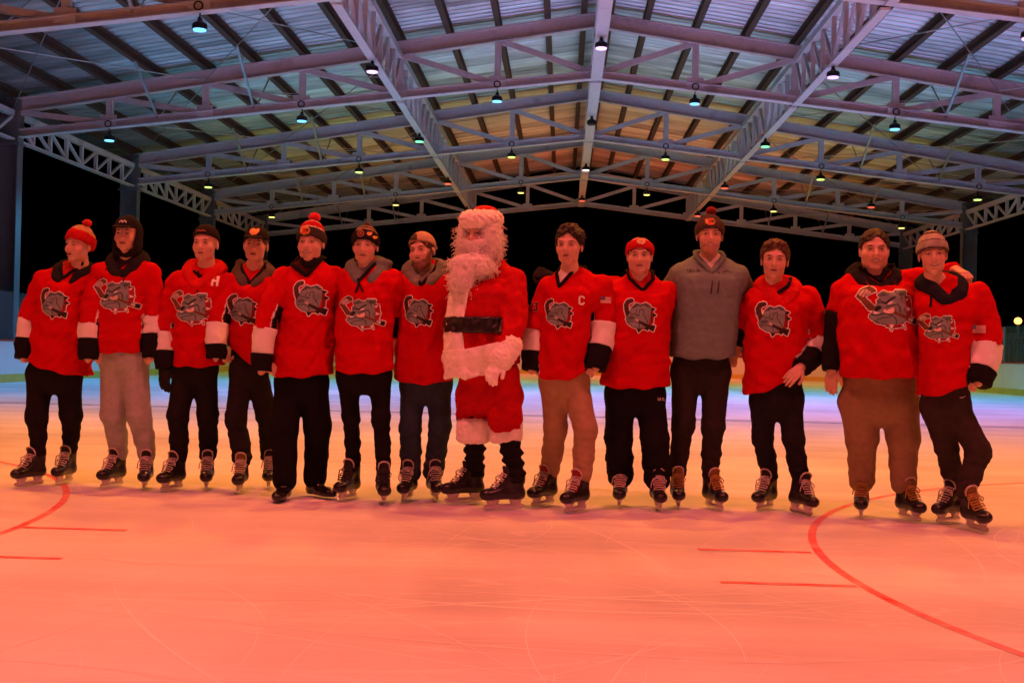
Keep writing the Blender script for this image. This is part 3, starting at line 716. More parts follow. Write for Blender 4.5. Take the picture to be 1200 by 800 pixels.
M['cloth'] = attr_mat('jersey_cloth', .85, .25, 300, .04, 0.0, var=.04)
M['cotton'] = attr_mat('cotton', .9, .35, 330, .04, .0, var=.13)
M['knit'] = attr_mat('knit', .95, .6, 160, .04, .0, .006, var=.18)
M['skin'] = attr_mat('skin', .5, .06, 300, .4, var=.06)
M['hair'] = attr_mat('hair', .55, .7, 120, .35, dist=.01, var=.5, stretch=(1, 1, .25))
M['fur'] = attr_mat('white_fur', 1.0, .45, 130, .05, .2, .012, var=.06)
M['print'] = attr_mat('twill_print', .7, .05, 300, .25, var=.05)
M['leather'] = plain('skate_leather', (.014, .014, .015), .38, 0, .4, 12, .15, 90)
M['toecap'] = plain('toe_cap', (.012, .012, .012), .28, 0, .2, 9)
M['holder'] = plain('blade_holder_plastic', (.66, .64, .60), .35, 0, .12, 18)
M['holder_dk'] = plain('holder_bolt', (.05, .05, .05), .4)
M['runner'] = plain('steel_runner', (.62, .62, .64), .22, 1.0, .1, 20)
M['lace_w'] = plain('pale_lace', (.55, .52, .48), .9); M['lace_y'] = plain('tan_lace', (.42, .27, .07), .9); M['lace_k'] = plain('black_lace', (.03, .03, .03), .9)
M['felt_w'] = plain('pale_felt_rim', (.55, .5, .46), .95, 0, .2, 60); M['felt_k'] = plain('black_felt', (.02, .02, .02), .95); M['felt_r'] = plain('red_felt', (.30, .02, .02), .95); M['felt_t'] = plain('tan_felt', (.24, .13, .04), .95)
M['shoe'] = plain('polished_shoe', (.010, .010, .010), .25, 0, .3, 15)
M['belt'] = plain('belt_leather', (.012, .012, .012), .35, 0, .3, 15, .2, 70)
M['metal_dk'] = plain('dark_buckle', (.05, .05, .05), .35, .8)

# ------------------------------------------------------------------ skates (one shape, shared mesh data)
def rotz(a): c, s = math.cos(a), math.sin(a); return np.array([[c, -s, 0], [s, c, 0], [0, 0, 1.0]])
def make_boot():
    F = Field(*box_axes((-.075, -.23, .05), (.075, .14, .29), .006))
    F.capsule((0, .055, .118), (0, -.13, .108), .050, .044, .02)
    F.ellip((0, -.145, .108), (.050, .068, .044), .02)
    F.capsule((0, .062, .12), (0, .060, .245), .050, .054, .03)
    F.ellip((0, .085, .112), (.042, .042, .05), .02)
    F.capsule((0, -.085, .125), (0, .015, .215), .036, .040, .03)
    F.capsule((0, .105, .20), (0, .112, .27), .022, .018, .02)
    F.cut(lambda X, Y, Z: Z-.074+0*X+0*Y, (-1, -1, -1), (1, 1, .074), .008)
    F.cut(lambda X, Y, Z: (.262+.35*np.maximum(0, Y-.08)-Z)+0*X, (-1, -1, .2), (1, 1, 1), .01)
    F.ellip((0, .045, .275), (.040, .044, .05), .01, cut=True)
    V, Q = F.mesh()
    return V, Q
_bv, _bf = make_boot()
ME = {'boot': meshdata('boot', _bv, _bf, True, (M['leather'],))}
F = Field(*box_axes((-.06, -.225, .07), (.06, -.06, .16), .006))
F.ellip((0, -.148, .108), (.0535, .072, .047), .02)
F.cut(lambda X, Y, Z: Z-.070+0*X+0*Y, (-1, -1, -1), (1, 1, .07), .006)
F.cut(lambda X, Y, Z: (-.112-.35*(Z-.1)-Y)+0*X, (-1, -.3, -1), (1, 1, 1), .006)
_v, _q = F.mesh(); ME['toe_cap'] = meshdata('toe_cap', _v, _q, True, (M['toecap'],))
def plate(pts, half, thick, n=9):
    """rounded padded tongue leaning along pts"""
    F = Field(*box_axes((-.07, -.16, .12), (.07, .03, .34), .0055))
    for a, b in zip(pts[:-1], pts[1:]):
        for s in (-1, -.33, .33, 1): F.capsule((s*half, a[0]+.012*abs(s), a[1]), (s*half, b[0]+.012*abs(s), b[1]), thick, thick, .012)
    return F.mesh()
_v, _q = plate([(-.098, .150), (-.045, .215), (-.030, .262), (-.040, .300)], .026, .011)
for k in ('felt_k', 'felt_r', 'felt_t'): ME['tongue_'+k] = meshdata('tongue', _v, _q, True, (M[k],))
_rim = [(s*.040, -.030+.010, .245+q) for s, q in ((-1, 0), (-1, .03))]+[(-.038, -.038, .298), (-.02, -.044, .312), (0, -.046, .315), (.02, -.044, .312), (.038, -.038, .298)]+[(.040, -.020, .275), (.040, -.020, .245)]
ME['tongue_rim'] = meshdata('tongue_rim', *tube(_rim, .0065, 6), True, (M['felt_w'],))
def lace_mesh(mat):
    V = []; Q = []; n0 = 0; pts = []
    rows = [(-.112, .152), (-.098, .168), (-.082, .184), (-.066, .200), (-.050, .216), (-.036, .231), (-.030, .246)]
    for i, (y, z) in enumerate(rows):
        s = 1 if i % 2 else -1
        for t in np.linspace(-1, 1, 7): pts.append((s*t*.042, y-.016*(1-t*t)-.006+.008*abs(t)*0, z+.010*(1-t*t)+.004))
    pts += [(.0, -.06, .25), (.03, -.072, .245), (.055, -.075, .225), (.05, -.07, .20), (.02, -.068, .235), (-.02, -.066, .245), (-.05, -.078, .228), (-.058, -.072, .20), (-.062, -.072, .165)]
    return meshdata('lace', *tube(pts, .0048, 5), True, (mat,))
for k in ('lace_w', 'lace_y', 'lace_k'): ME[k] = lace_mesh(M[k])
F = Field(*box_axes((-.03, -.20, .01), (.03, .13, .085), .0045))
for y0_, y1_ in ((-.165, -.075), (.015, .095)):
    for x_ in (-1, 1): F.capsule((x_*.012, y0_+.012, .070), (x_*.012, y1_-.012, .070), .011, .011, .01)
    ym = (y0_+y1_)/2
    for s in (-1, 1): F.capsule((0, ym+s*.018, .034), (0, ym+s*.034, .066), .011, .014, .014)
    F.capsule((0, ym, .034), (0, ym, .066), .011, .014, .014)
F.capsule((0, -.172, .031), (0, .108, .031), .0105, .0105, .012)
_v, _q = F.mesh(); ME['holder'] = meshdata('blade_holder', _v, _q, True, (M['holder'],))
_pr = [(-.185, .030), (-.19, .022), (-.182, .012), (-.165, .004), (-.12, .0005), (-.03, 0), (.06, .0005), (.10, .004), (.116, .012), (.118, .024), (.112, .030)]
_v = [(x_, y, z) for x_ in (-.002, .002) for y, z in _pr]; _n = len(_pr)
ME['runner'] = meshdata('runner', _v, [(i, (i+1) % _n, _n+(i+1) % _n, _n+i) for i in range(_n)]+[tuple(range(_n-1, -1, -1)), tuple(range(_n, 2*_n))], mats=(M['runner'],))
def skate(parent, base, gpx, yaw, roll=0.0, scale=1.0, lace='lace_w', tongue='felt_k', rim=True, pitch=0.0, ypos=None):
    """gpx: where the middle of the runner touches the ice; yaw 0 = toe to the camera, + = toe to the right.  Returns the ankle."""
    g = ground(*gpx)
    if ypos is not None: g = np.array([g[0]*ypos/g[1], ypos, 0.0])
    yawr = R_(yaw); Rm = Matrix.Rotation(yawr, 4, 'Z') @ Matrix.Rotation(R_(roll), 4, 'Y') @ Matrix.Rotation(R_(pitch), 4, 'X') @ Matrix.Scale(scale, 4)
    o = Rm @ Vector((0, -.035, 0))
    Tm = Matrix.Translation(Vector(g-np.asarray(base))-o) @ Rm
    zmin = min((Tm @ Vector(v))[2] for v in _v_runner)+base[2]
    Tm = Matrix.Translation((0, 0, -zmin+.0055)) @ Tm
    b = link(bpy.data.objects.new('skate', ME['boot']), parent); b.matrix_local = Tm
    for nm, me in (('toe_cap', ME['toe_cap']), ('tongue', ME['tongue_'+tongue]), ('lace', ME[lace]), ('blade_holder', ME['holder']), ('runner', ME['runner'])):
        link(bpy.data.objects.new(nm, me), b)
    if rim: link(bpy.data.objects.new('tongue_rim', ME['tongue_rim']), b)
    P = lambda x, y, z: np.array(Tm @ Vector((x, y, z)))+np.asarray(base)
    return P(0, .055, .235), P(0, .052, .30), P(0, .05, .12)
_v_runner = [Vector(v) for v in _v]
F = Field(*box_axes((-.06, -.21, -.005), (.06, .11, .12), .006))
F.ellip((0, -.11, .035), (.047, .095, .038), .02); F.ellip((0, .04, .045), (.038, .065, .05), .03); F.capsule((0, .03, .06), (0, .02, .10), .042, .045, .02); F.capsule((0, -.03, .05), (0, .0, .085), .04, .042, .03)
F.cut(lambda X, Y, Z: Z-.012+0*X+0*Y, (-1, -1, -1), (1, 1, .012), .004)
_v2, _q2 = F.mesh(); ME['shoe'] = meshdata('shoe', _v2, _q2, True, (M['shoe'],))
ME['sole'] = meshdata('sole', *extrude([(-.040, -.19), (.040, -.19), (.05, -.12), (.045, -.02), (.038, .09), (0, .105), (-.038, .09), (-.045, -.02), (-.05, -.12)], (0, 0, 0), (0, 0, .014), (0, 1, 0)), mats=(M['toecap'],))
for me in (ME['sole'],):
    for v in me.vertices: v.co.x, v.co.y = v.co.x, v.co.y
def dress_shoe(parent, base, gpx, yaw):
    g = ground(*gpx); b = link(bpy.data.objects.new('shoe', ME['shoe']), parent)
    Rm = Matrix.Rotation(R_(yaw), 4, 'Z'); o = Rm @ Vector((0, -.05, 0)); Tm = Matrix.Translation(Vector(g-np.asarray(base))-o+Vector((0, 0, .006))) @ Rm
    b.matrix_local = Tm
    P = lambda x, y, z: np.array(Tm @ Vector((x, y, z)))+np.asarray(base)
    return P(0, .02, .09), P(0, .02, .16), P(0, .03, .05)
# ------------------------------------------------------------------ people
SKIN = (.62, .40, .30)
def smooth_poly(pts, n=3):
    P = [np.asarray(p, float) for p in pts]
    for _ in range(n):
        Q = [P[0]]
        for a, b in zip(P[:-1], P[1:]): Q += [a*.75+b*.25, a*.25+b*.75]
        P = Q+[P[-1]]
    return np.array(P)
def arclen(P):
    L = np.concatenate([[0], np.cumsum(np.linalg.norm(np.diff(P, axis=0), axis=1))]); return L/L[-1]
def along(P, L, t): return np.array([np.interp(t, L, P[:, i]) for i in range(3)]).T
def hsv_jit(c, rng, a=.06): return tuple(np.clip(np.array(c)*(1+a*rng.normal(size=3)), 0, 1))

def hand_prims(F, wr, d, n, curl=.5, flip=1, r=1.0, spread=.012):
    """palm and five fingers. wr: wrist, d: pointing direction, n: back-of-hand normal"""
    d = np.asarray(d, float); d /= np.linalg.norm(d); n = np.asarray(n, float); n = n-d*(n@d); n /= np.linalg.norm(n); l = np.cross(d, n)*flip
    wr = np.asarray(wr, float)
    for s in (-.024, -.008, .008, .024): F.capsule(wr+d*.015+l*s*.7, wr+d*.085+l*s*1.15, .015*r, .0125*r, .012)
    for i, ln in enumerate((.070, .080, .074, .056)):
        a = wr+d*.088+l*(-.029+i*.0195); c1, c2 = curl*.8, curl*1.9
        m1 = a+(d*math.cos(c1)-n*math.sin(c1)+l*(i-1.5)*spread*3)*ln*.52
        m2 = m1+(d*math.cos(c2)-n*math.sin(c2)+l*(i-1.5)*spread)*ln*.52
        F.capsule(a, m1, .0098*r, .0092*r, .004); F.capsule(m1, m2, .0092*r, .0078*r, .003)
    a = wr+d*.030-l*.030; m1 = a+(d*.75-l*.65-n*.25)*.042; m2 = m1+(d*.95-l*.15-n*.35)*.036
    F.capsule(a, m1, .0135*r, .011*r, .008); F.capsule(m1, m2, .011*r, .009*r, .004)

def head_prims(F, c, R, H, S):
    w = S.get('fat', 1.0); P = lambda x, y, z: c+R@(np.array([x, y, z])*H)
    E = lambda p, r, k, cut=False: F.ellip(P(*p), np.array(r)*H, k*H, R, cut)
    Cp = lambda a, b, ra, rb, k, cut=False: F.capsule(P(*a), P(*b), ra*H, rb*H, k*H, cut)
    E((0, .06, .14), (.325, .41, .36), .05); E((0, -.07, -.16), (.268*w, .30, .325), .10); E((0, -.245, -.425), (.105*w, .10, .085), .09)
    for s in (-1, 1):
        E((s*.165, -.225, -.13), (.115*w, .105, .11), .09); E((s*.17*w, -.07, -.33), (.07*w, .14, .08), .08)
    Cp((-.14, -.325, .085), (.14, -.325, .085), .055, .055, .07)
    for s in (-1, 1): E((s*.135, -.405, .010), (.095, .066, .048), .05, True)
    for s in (-1, 1): E((s*.135, -.296, .0), (.070, .062, .055), .02)
    Cp((0, -.350, .05), (0, -.448, -.135), .034, .052, .05); Cp((-.05, -.395, -.150), (.05, -.395, -.150), .036, .036, .03)
    sm = S.get('smile', 0)
    Cp((-.085-.02*sm, -.345, -.262+.012*sm), (.085+.02*sm, -.345, -.262+.012*sm), .027, .027, .03); Cp((-.07, -.345, -.312), (.07, -.345, -.312), .032, .032, .03)
    Cp((-.10-.03*sm, -.355, -.284+.02*sm), (0, -.392, -.287), .010, .013, .018, True); Cp((.10+.03*sm, -.355, -.284+.02*sm), (0, -.392, -.287), .010, .013, .018, True)
    for s in (-1, 1): E((s*.335, .05, -.04), (.030, .075, .125), .03)
    Cp((0, .10, -.34), (0, .15, -.80), .205*(.4+.6*w), .235*(.4+.6*w), .05)
def face_cols(V, c, R, H, S, skin):
    L = (V-c)@R/H; x, y, z = L.T; C = np.tile(np.array(skin), (len(V), 1)); fr = y < -.18
    def blend(m_, col, a=1.0):
        m_ = np.clip(m_, 0, 1)[:, None]*a; C[:] = C*(1-m_)+np.array(col)*m_
    sm = S.get('smile', 0)
    blend(fr*np.exp(-((np.abs(x)-.17)**2+(z+.14)**2)/.012), (.55, .20, .15), .35); blend(fr*np.exp(-((np.abs(x)-.135)**2/.006+(z-.0)**2/.0022)), (.26, .13, .10), .55)  # cheek flush; then eye-socket shade painted into the skin colour
    el = lambda cx, cz, rx, rz: 1.6-1.6*np.sqrt(((x-cx)/rx)**2+((z-cz)/rz)**2)
    blend(fr*el(0, -.285, .13+.02*sm, .052), (.30, .08, .075), .85)
    curve = .35*sm*x*x
    if sm > .7: blend(fr*(1.8-1.8*np.sqrt((x/.125)**2+((z+.288-curve*2.2)/.034)**2)), (.10, .03, .03)); blend(fr*(1.9-1.9*np.sqrt((x/.10)**2+((z+.280-curve*2.2)/.021)**2)), (.75, .74, .68))
    else: blend(fr*(1.7-1.7*np.sqrt((x/.12)**2+((z+.286-curve*2)/.017)**2)), (.08, .02, .02), .9)
    brow = S.get('brow', (.06, .035, .02))
    for s in (-1, 1):
        blend(fr*(1.6-1.6*np.sqrt(((x-s*.145)/.105)**2+((z-.092+.5*(np.abs(x)-.14)**2*6)/.026)**2)), brow, .95)
        blend(fr*(1.7-1.7*np.sqrt(((x-s*.135)/.058)**2+((z-.0)/.019)**2)), (.42, .34, .31))
        blend(fr*(1.7-1.7*np.sqrt(((x-s*.135)/.032)**2+((z-.001)/.024)**2)), (.03, .02, .015))
        blend(fr*(1.4-1.4*np.sqrt(((x-s*.135)/.078)**2+((z-.022)/.016)**2)), (.05, .03, .025), .9)
    if S.get('beard'):
        m_ = np.clip((-.20-z)/.10, 0, 1)*np.clip((np.abs(x)-.02+(-.30-z)*2.5)/.10, 0, 1)*(y < .12)
        m_ = np.maximum(m_, np.clip((np.abs(x)-.19)/.05, 0, 1)*np.clip((.02-z)/.1, 0, 1)*(y < .02)*(y > -.28))
        m_ = np.maximum(m_, fr*np.clip(1.5-1.5*np.sqrt((x/.13)**2+((z+.225)/.028)**2), 0, 1))
        blend(m_*np.where((np.abs(x) < .11) & (np.abs(z+.285) < .045), .0, 1), S['beard'], S.get('beard_a', .85))
    return C

def hair_mesh(c, R, H, S, rng):
    style = S['hair'][0]; g = .42*H
    lo, hi = c-H*.68, c+H*.72
    F = Field(*box_axes(lo, hi, .0052))
    P = lambda x, y, z: c+R@(np.array([x, y, z])*H)
    gr = {'short': .035, 'curly': .045, 'full': .05, 'fringe': .02}[style]
    F.ellip(P(0, .07, .15), np.array((.325+gr, .41+gr, .36+gr*1.2))*H, .01, R)
    if style == 'full': F.ellip(P(-.02, -.15, .38), np.array((.30, .22, .14))*H, .05*H, R)
    if style == 'curly':
        for i in range(40):
            a = rng.random()*6.28; e = .1+rng.random()*1.3
            F.ellip(P(.31*math.cos(a)*math.cos(e), .06+.38*math.sin(a)*math.cos(e), .17+.37*math.sin(e)), np.array((.085, .085, .07))*H*(.7+.6*rng.random()), .012*H)
    amp = {'short': .007, 'curly': .012, 'full': .009, 'fringe': .005}[style]
    F.disp(lambda X, Y, Z: wob(X, Y, Z, rng, .035, amp, 5)+wob(X, Y, Z, rng, .017, amp*.8, 5, (1.3, 1.3, .35)))
    def reg(X, Y, Z):
        x, y, z = [((X-c[0])*R[0][i]+(Y-c[1])*R[1][i]+(Z-c[2])*R[2][i])/H for i in range(3)]
        zh = np.interp(y, [-.6, -.30, -.20, -.08, .02, .10, .2, .5], {'fringe': [.20, .20, .10, .02, -.05, -.22, -.28, -.3]}.get(style, [.27, .27, .17, .02, -.04, -.2, -.30, -.33]))
        zh = zh+.05*np.sin(x*17+1.0)*(y < -.1)-.12*np.clip(np.abs(x)-.2, 0, 1)*(y < -.1)
        return (zh-z)*.8*H
    F.inter(reg)
    return F.mesh()

def hat(root, base, c, R, H, S, rng, Y):
    h = S['hat']; k = h['kind']; P = lambda x, y, z: c+R@(np.array([x, y, z])*H)
    loc = lambda X, Y, Z: [((X-c[0])*R[0][i]+(Y-c[1])*R[1][i]+(Z-c[2])*R[2][i])/H for i in range(3)]
    lz = lambda V: (V-c)@R/H
    if k == 'beanie':
        b0 = h.get('brim', .16); slope = h.get('slope', .36); tall = h.get('tall', .42)
        pl = lambda y, z: z-(b0-slope*(y+.38))
        F = Field(*box_axes(c-H*.62, c+H*.82, .006)); F.ellip(P(0, .05, .17), np.array((.36, .445, tall))*H, .01, R)
        def reg(X, Y_, Z):
            x, y, z = loc(X, Y_, Z); return (.04-pl(y, z))*H*.8
        F.disp(lambda X, Y_, Z: wob(X, Y_, Z, rng, .07, .0035, 3)); F.inter(reg)
        V, Q = F.mesh(); L = lz(V); t = pl(L[:, 1], L[:, 2])
        cols = np.array([h['top']]*len(V), float)
        for a, b_, cc in h.get('stripes', ()): cols[(t > a) & (t < b_)] = cc
        hob = obj('beanie', V, Q, M['knit'], root, base, True, cols)
        F = Field(*box_axes(c-H*.62, c+H*.72, .006)); ch = h.get('cuff_h', .24)
        F.ellip(P(0, .05, .14), np.array((.402, .488, .49))*H, .01, R)
        def reg2(X, Y_, Z):
            x, y, z = loc(X, Y_, Z); q = pl(y, z); return np.maximum(-q, q-ch)*H*.8
        F.inter(reg2); F.disp(lambda X, Y_, Z: wob(X, Y_, Z, rng, .05, .002, 3))
        V, Q = F.mesh(); L = lz(V); t = pl(L[:, 1], L[:, 2]); cols = np.array([h['cuff']]*len(V), float)
        for a, b_, cc in h.get('cuff_stripes', ()): cols[(t > a) & (t < b_)] = cc
        co = obj('cuff', V, Q, M['knit'], hob, base, True, cols); cb = (V, Q)
        if h.get('pom'):
            F = Field(*box_axes(P(0, .07, .17+tall)-.05, P(0, .07, .17+tall)+.08, .005)); pr = h.get('pom_r', .135)
            F.ellip(P(*h.get('pom_at', (0, .07, .17+tall+.06))), np.array((pr, pr, pr*.85))*H, .01)
            F.disp(lambda X, Y_, Z: wob(X, Y_, Z, rng, .014, .006, 6)); V, Q = F.mesh()
            obj('pompom', V, Q, M['fur'], hob, base, True, np.tile(h['pom'], (len(V), 1)))
        for bd in h.get('badges', ()):
            bv = BVHTree.FromPolygons(cb[0].tolist(), cb[1].tolist()); q = P(bd[0], -.45, bd[1])
            drape('badge', bd[3], bv, q[0], q[2], bd[2]*H, M['print'], hob, base, 26, .003, y_start=c[1])
    elif k in ('cap', 'backcap'):
        F = Field(*box_axes(c-H*.72, c+H*.72, .006)); F.ellip(P(0, .05, .15), np.array((.370, .458, .41))*H, .01, R)
        lift = h.get('lift', .18); sl_ = h.get('slope', .12)
        def reg(X, Y_, Z):
            x, y, z = loc(X, Y_, Z); return (lift-sl_*(y+.38)-z)*H*.8
        F.inter(reg); V, Q = F.mesh(); hb = BVHTree.FromPolygons(V.tolist(), Q.tolist())
        hob = obj('cap', V, Q, M['cotton'], root, base, True, np.tile(h['col'], (len(V), 1)))
        s = -1 if k == 'cap' else 1
        F = Field(*box_axes(c-H*.95, c+H*.95, .006)); F.ellip(P(0, s*.46, lift+(.01 if s < 0 else -.12)), np.array((.27, .27, .13))*H, .01, R)
        rot2 = R@np.array(Matrix.Rotation(R_(-12*s), 3, 'X')); cc = P(0, s*.46, lift+(.0 if s < 0 else -.14))
        F.inter(lambda X, Y_, Z: np.abs((X-cc[0])*rot2[0][2]+(Y_-cc[1])*rot2[1][2]+(Z-cc[2])*rot2[2][2])-.0055)
        F.inter(lambda X, Y_, Z: (.25-s*loc(X, Y_, Z)[1])*H)
        V, Q = F.mesh()
        if len(V): obj('bill', V, Q, M['cotton'], hob, base, True, np.tile(h.get('bill', h['col']), (len(V), 1)))
        for bd in h.get('badges', ()):
            q = P(bd[0], -.45, bd[1]); drape('badge', bd[3], hb, q[0], q[2], bd[2]*H, M['print'], hob, base, 26, .003, y_start=c[1])
    elif k == 'santa':
        F = Field(*box_axes(c-H*.7, c+H*1.0, .007)); F.ellip(P(0, .08, .25), np.array((.40, .45, .46))*H, .01, R)
        F.ellip(P(.08, .16, .56), np.array((.33, .32, .24))*H, .03, R); F.ellip(P(.26, .38, .30), np.array((.20, .22, .34))*H, .05, R)
        F.inter(lambda X, Y_, Z: (.30-.2*loc(X, Y_, Z)[1]-loc(X, Y_, Z)[2])*H); F.disp(lambda X, Y_, Z: wob(X, Y_, Z, rng, .08, .006, 4))
        V, Q = F.mesh(); obj('santa_hat', V, Q, M['fur'], root, base, True, np.tile((.50, .008, .012), (len(V), 1)))

def person(S):
    rng = np.random.default_rng(S['seed'])
    gs = [ground(*f['g']) for f in S['feet']]
    Y = S.get('Y', float(np.mean([g[1] for g in gs]))); S['_Y'] = Y; mpp = Y/FPX
    base = np.array([np.mean([g[0] for g in gs]), Y, 0.0])
    root = tag(empty('person', base), S['label'], 'person', 'people lined up on the ice')
    wpt = lambda x, y, dY=0.0: at(x, y, Y+dY)
    # ---- feet
    ank = []
    for f in S['feet']:
        if f.get('shoe'): ank.append(dress_shoe(root, base, f['g'], f['yaw']))
        else: ank.append(skate(root, base, f['g'], f['yaw']*f.get('ym', .38), f.get('roll', 0), f.get('scale', .84), f.get('lace', 'lace_w'), f.get('tongue', 'felt_k'), f.get('rim', True), f.get('pitch', 0)))
    # ---- torso outline
    out = S['out']; ys = [o[0] for o in out]
    tz = np.array([wpt((o[1]+o[2])/2, o[0])[2] for o in out]); tcx = np.array([wpt((o[1]+o[2])/2, o[0])[0] for o in out]); ta = np.array([(o[2]-o[1])*mpp/2 for o in out])
    tb = np.array([np.clip(a*.78, .145, .21)*S.get('deep', 1.0) for a in ta]); tb[0] *= .78
    o_ = np.argsort(tz); tz, tcx, ta, tb = tz[o_], tcx[o_], ta[o_], tb[o_]
    zsh = tz[-1]; cxs = tcx[-1]; ash = ta[-1]
    lean = S.get('lean', 0.0)
    # ---- head frame
    H = S.get('H', .232); hx, chy = S['chin']; ch = wpt(hx, chy, -.07)
    R = rotz(R_(S.get('yaw', 0)))@np.array(Matrix.Rotation(R_(S.get('tilt', 0)), 3, 'Y'))@np.array(Matrix.Rotation(R_(S.get('nod', 0)), 3, 'X'))
    c = ch-R@(np.array([0, -.24, -.51])*H)
    c[1] = Y-.02
    nb = np.array([cxs*.6+c[0]*.4, Y+.03, zsh+.02])
    # ---- arms
    arms = []
    for A in S['arms']:
        pts = smooth_poly([wpt(*p) for p in A['p']]); L = arclen(pts); r = A.get('r', (.076, .074, .066))
        if S.get('armr'): r = tuple(q*S['armr'] for q in r)
        ee = L[np.argmin(np.linalg.norm(pts-wpt(*A['p'][1]), axis=1))]
        rad = lambda t, r=r, ee=ee: np.interp(t, [0, ee, 1], r)
        arms.append((A, pts, L, rad))
    def tz_of(pts, L, spec):
        if spec[0] == 't': return spec[1], spec[2]
        zz = [at(600, y, Y)[2] for y in spec]  # height of that image row at the person's distance
        cx = pts[:, 0]
        zz = [wpt(float(np.interp(.6, L, cx))*FPX/Y+654, y)[2] for y in spec]
        q = [float(np.interp(-z, -pts[:, 2], L)) for z in zz]; return q[0], q[1]
    # ---- jersey / sweater solid
    top = S['top']; red = top['col']
    lo = np.array([min(tcx.min()-ta.max(), *[p.min(0)[0]-.09 for _, p, _, _ in arms])-.02, Y-.30, tz[0]-.08]); hi = np.array([max(tcx.max()+ta.max(), *[p.max(0)[0]+.09 for _, p, _, _ in arms])+.02, Y+.38, zsh+.16])
    F = Field(*box_axes(lo, hi, .0095))
    def torso(X, Y_, Z):
        a = np.interp(Z, tz, ta).astype(np.float32); b = np.interp(Z, tz, tb).astype(np.float32); cx = np.interp(Z, tz, tcx).astype(np.float32)
        fz = np.clip((zsh-Z)/max(.05, zsh-tz[-2]), 0, 1)
        aa = a*np.where(Z > tz[-2], .86+.14*fz, 1.0)
        u = np.abs((X-cx)/aa); v = np.abs((Y_-Y-lean*(Z-tz[0]))/b)
        d = ((u**2.4+v**2.4)**(1/2.4)-1)*np.minimum(aa, b)
        e = Z-(zsh-.045)+0*d; kk = .07; hh = np.clip(.5-.5*(d-e)/kk, 0, 1)
        return d*(1-hh)+e*hh+kk*hh*(1-hh)
    F.add(torso, lo, hi, .02)
    for s in (-1, 1):
        sj = np.array([cxs+s*(ash-.075), Y, zsh-.055])
        F.capsule(nb+np.array([s*.03, .01, .012]), sj, .068, .078, .05); F.capsule(nb+np.array([s*.02, 0, -.06]), sj+np.array([0, 0, -.05]), .09, .085, .05)
    tend = {}
    for i, (A, pts, L, rad) in enumerate(arms):
        t_end = .96
        if 'band' in A: t_end = tz_of(pts, L, A['band'])[0]+.008
        elif 'cuff' in A: t_end = tz_of(pts, L, A['cuff'])[0]+.008
        ts = np.linspace(0, min(1, t_end+.12), 11); q = along(pts, L, ts); pe = along(pts, L, np.array([t_end-.01, t_end])); de = pe[1]-pe[0]; de = de/np.linalg.norm(de)
        def sleeve(X, Y_, Z, ts=ts, q=q, pe=pe[1], de=de, rad=rad):
            d = None
            for a, b_, t0, t1 in zip(q[:-1], q[1:], ts[:-1], ts[1:]):
                ab = b_-a; t = np.clip(((X-a[0])*ab[0]+(Y_-a[1])*ab[1]+(Z-a[2])*ab[2])/(ab@ab+1e-9), 0, 1)
                e = np.sqrt((X-a[0]-t*ab[0])**2+(Y_-a[1]-t*ab[1])**2+(Z-a[2]-t*ab[2])**2)-(rad(t0)+(rad(t1)-rad(t0))*t)
                d = e if d is None else np.minimum(d, e)
            return np.maximum(d, (X-pe[0])*de[0]+(Y_-pe[1])*de[1]+(Z-pe[2])*de[2])
        F.add(sleeve, q.min(0)-.12, q.max(0)+.12, .011)
    # folds: long soft drapes on the body, tighter creases on sleeves, more towards the hem
    def folds(X, Y_, Z):
        low = np.clip((zsh-.12-Z)/.35, 0.15, 1); o = wob(X, Y_, Z, rng, .17, .017*top.get('fold', 1), 3, (1.25, .7, .35))*low+wob(X, Y_, Z, rng, .09, .0085*top.get('fold', 1), 4, (1, .8, .9))
        return o+wob(X, Y_, Z, rng, .05, .0022, 3)
    F.disp(folds)
    hl, hr, dr = S['hem']; zl = wpt(out[-1][1], hl)[2]; zr = wpt(out[-1][2], hr)[2]; xl, xr = wpt(out[-1][1], hl)[0], wpt(out[-1][2], hr)[0]
    def hemcut(X, Y_, Z):
        t = np.clip((X-xl)/(xr-xl), -.15, 1.15); hz = zl+(zr-zl)*t-dr*mpp*np.clip(4*t*(1-t), 0, 1)+.006*np.sin(X*38+S['seed'])+.05*np.clip(np.abs(t-.5)-.52, 0, 1)
        side = np.minimum(np.abs(X-xl), 9) 
        return (Z-hz)+0*Y_
    near = lambda X: (X > xl-.04) & (X < xr+.04)
    F.cut(lambda X, Y_, Z: np.where(near(X), hemcut(X, Y_, Z), .3), lo, hi, .012)
    V, Q = F.mesh()
    cols = np.tile(np.array(red, float), (len(V), 1))
    for A, pts, L, rad in arms:      # black inner gusset of the sleeve with a white edge
        if 'band' not in A and 'cuff' not in A: continue
        ts = np.linspace(.30, .95, 24); q = along(pts, L, ts); dd = np.linalg.norm(V[:, None, :]-q[None], axis=2); j = dd.argmin(1); ctr = q[j]
        inn = np.sign(cxs-ctr[:, 0]); rel = V-ctr; m_ = (dd.min(1) < rad(ts[j])*1.12+.004) & (j > 0)
        u = rel[:, 0]*inn/(dd.min(1)+1e-6); k_ = m_ & (u > .62) & (rel[:, 1] > -.045); w_ = m_ & (u > .42) & ~k_ & (rel[:, 1] > -.05)
        if top.get('gusset', True): cols[w_] = WHT; cols[k_] = BLK
    S['_F'] = F
    jz = obj(top['name'], V, Q, M[top.get('mat', 'cloth')], root, base, True, cols)
    bvh = BVHTree.FromPolygons(V.tolist(), Q.tolist())
    px = lambda o, y: 0
    # ---- sleeve band, cuff, hand
    hands = []
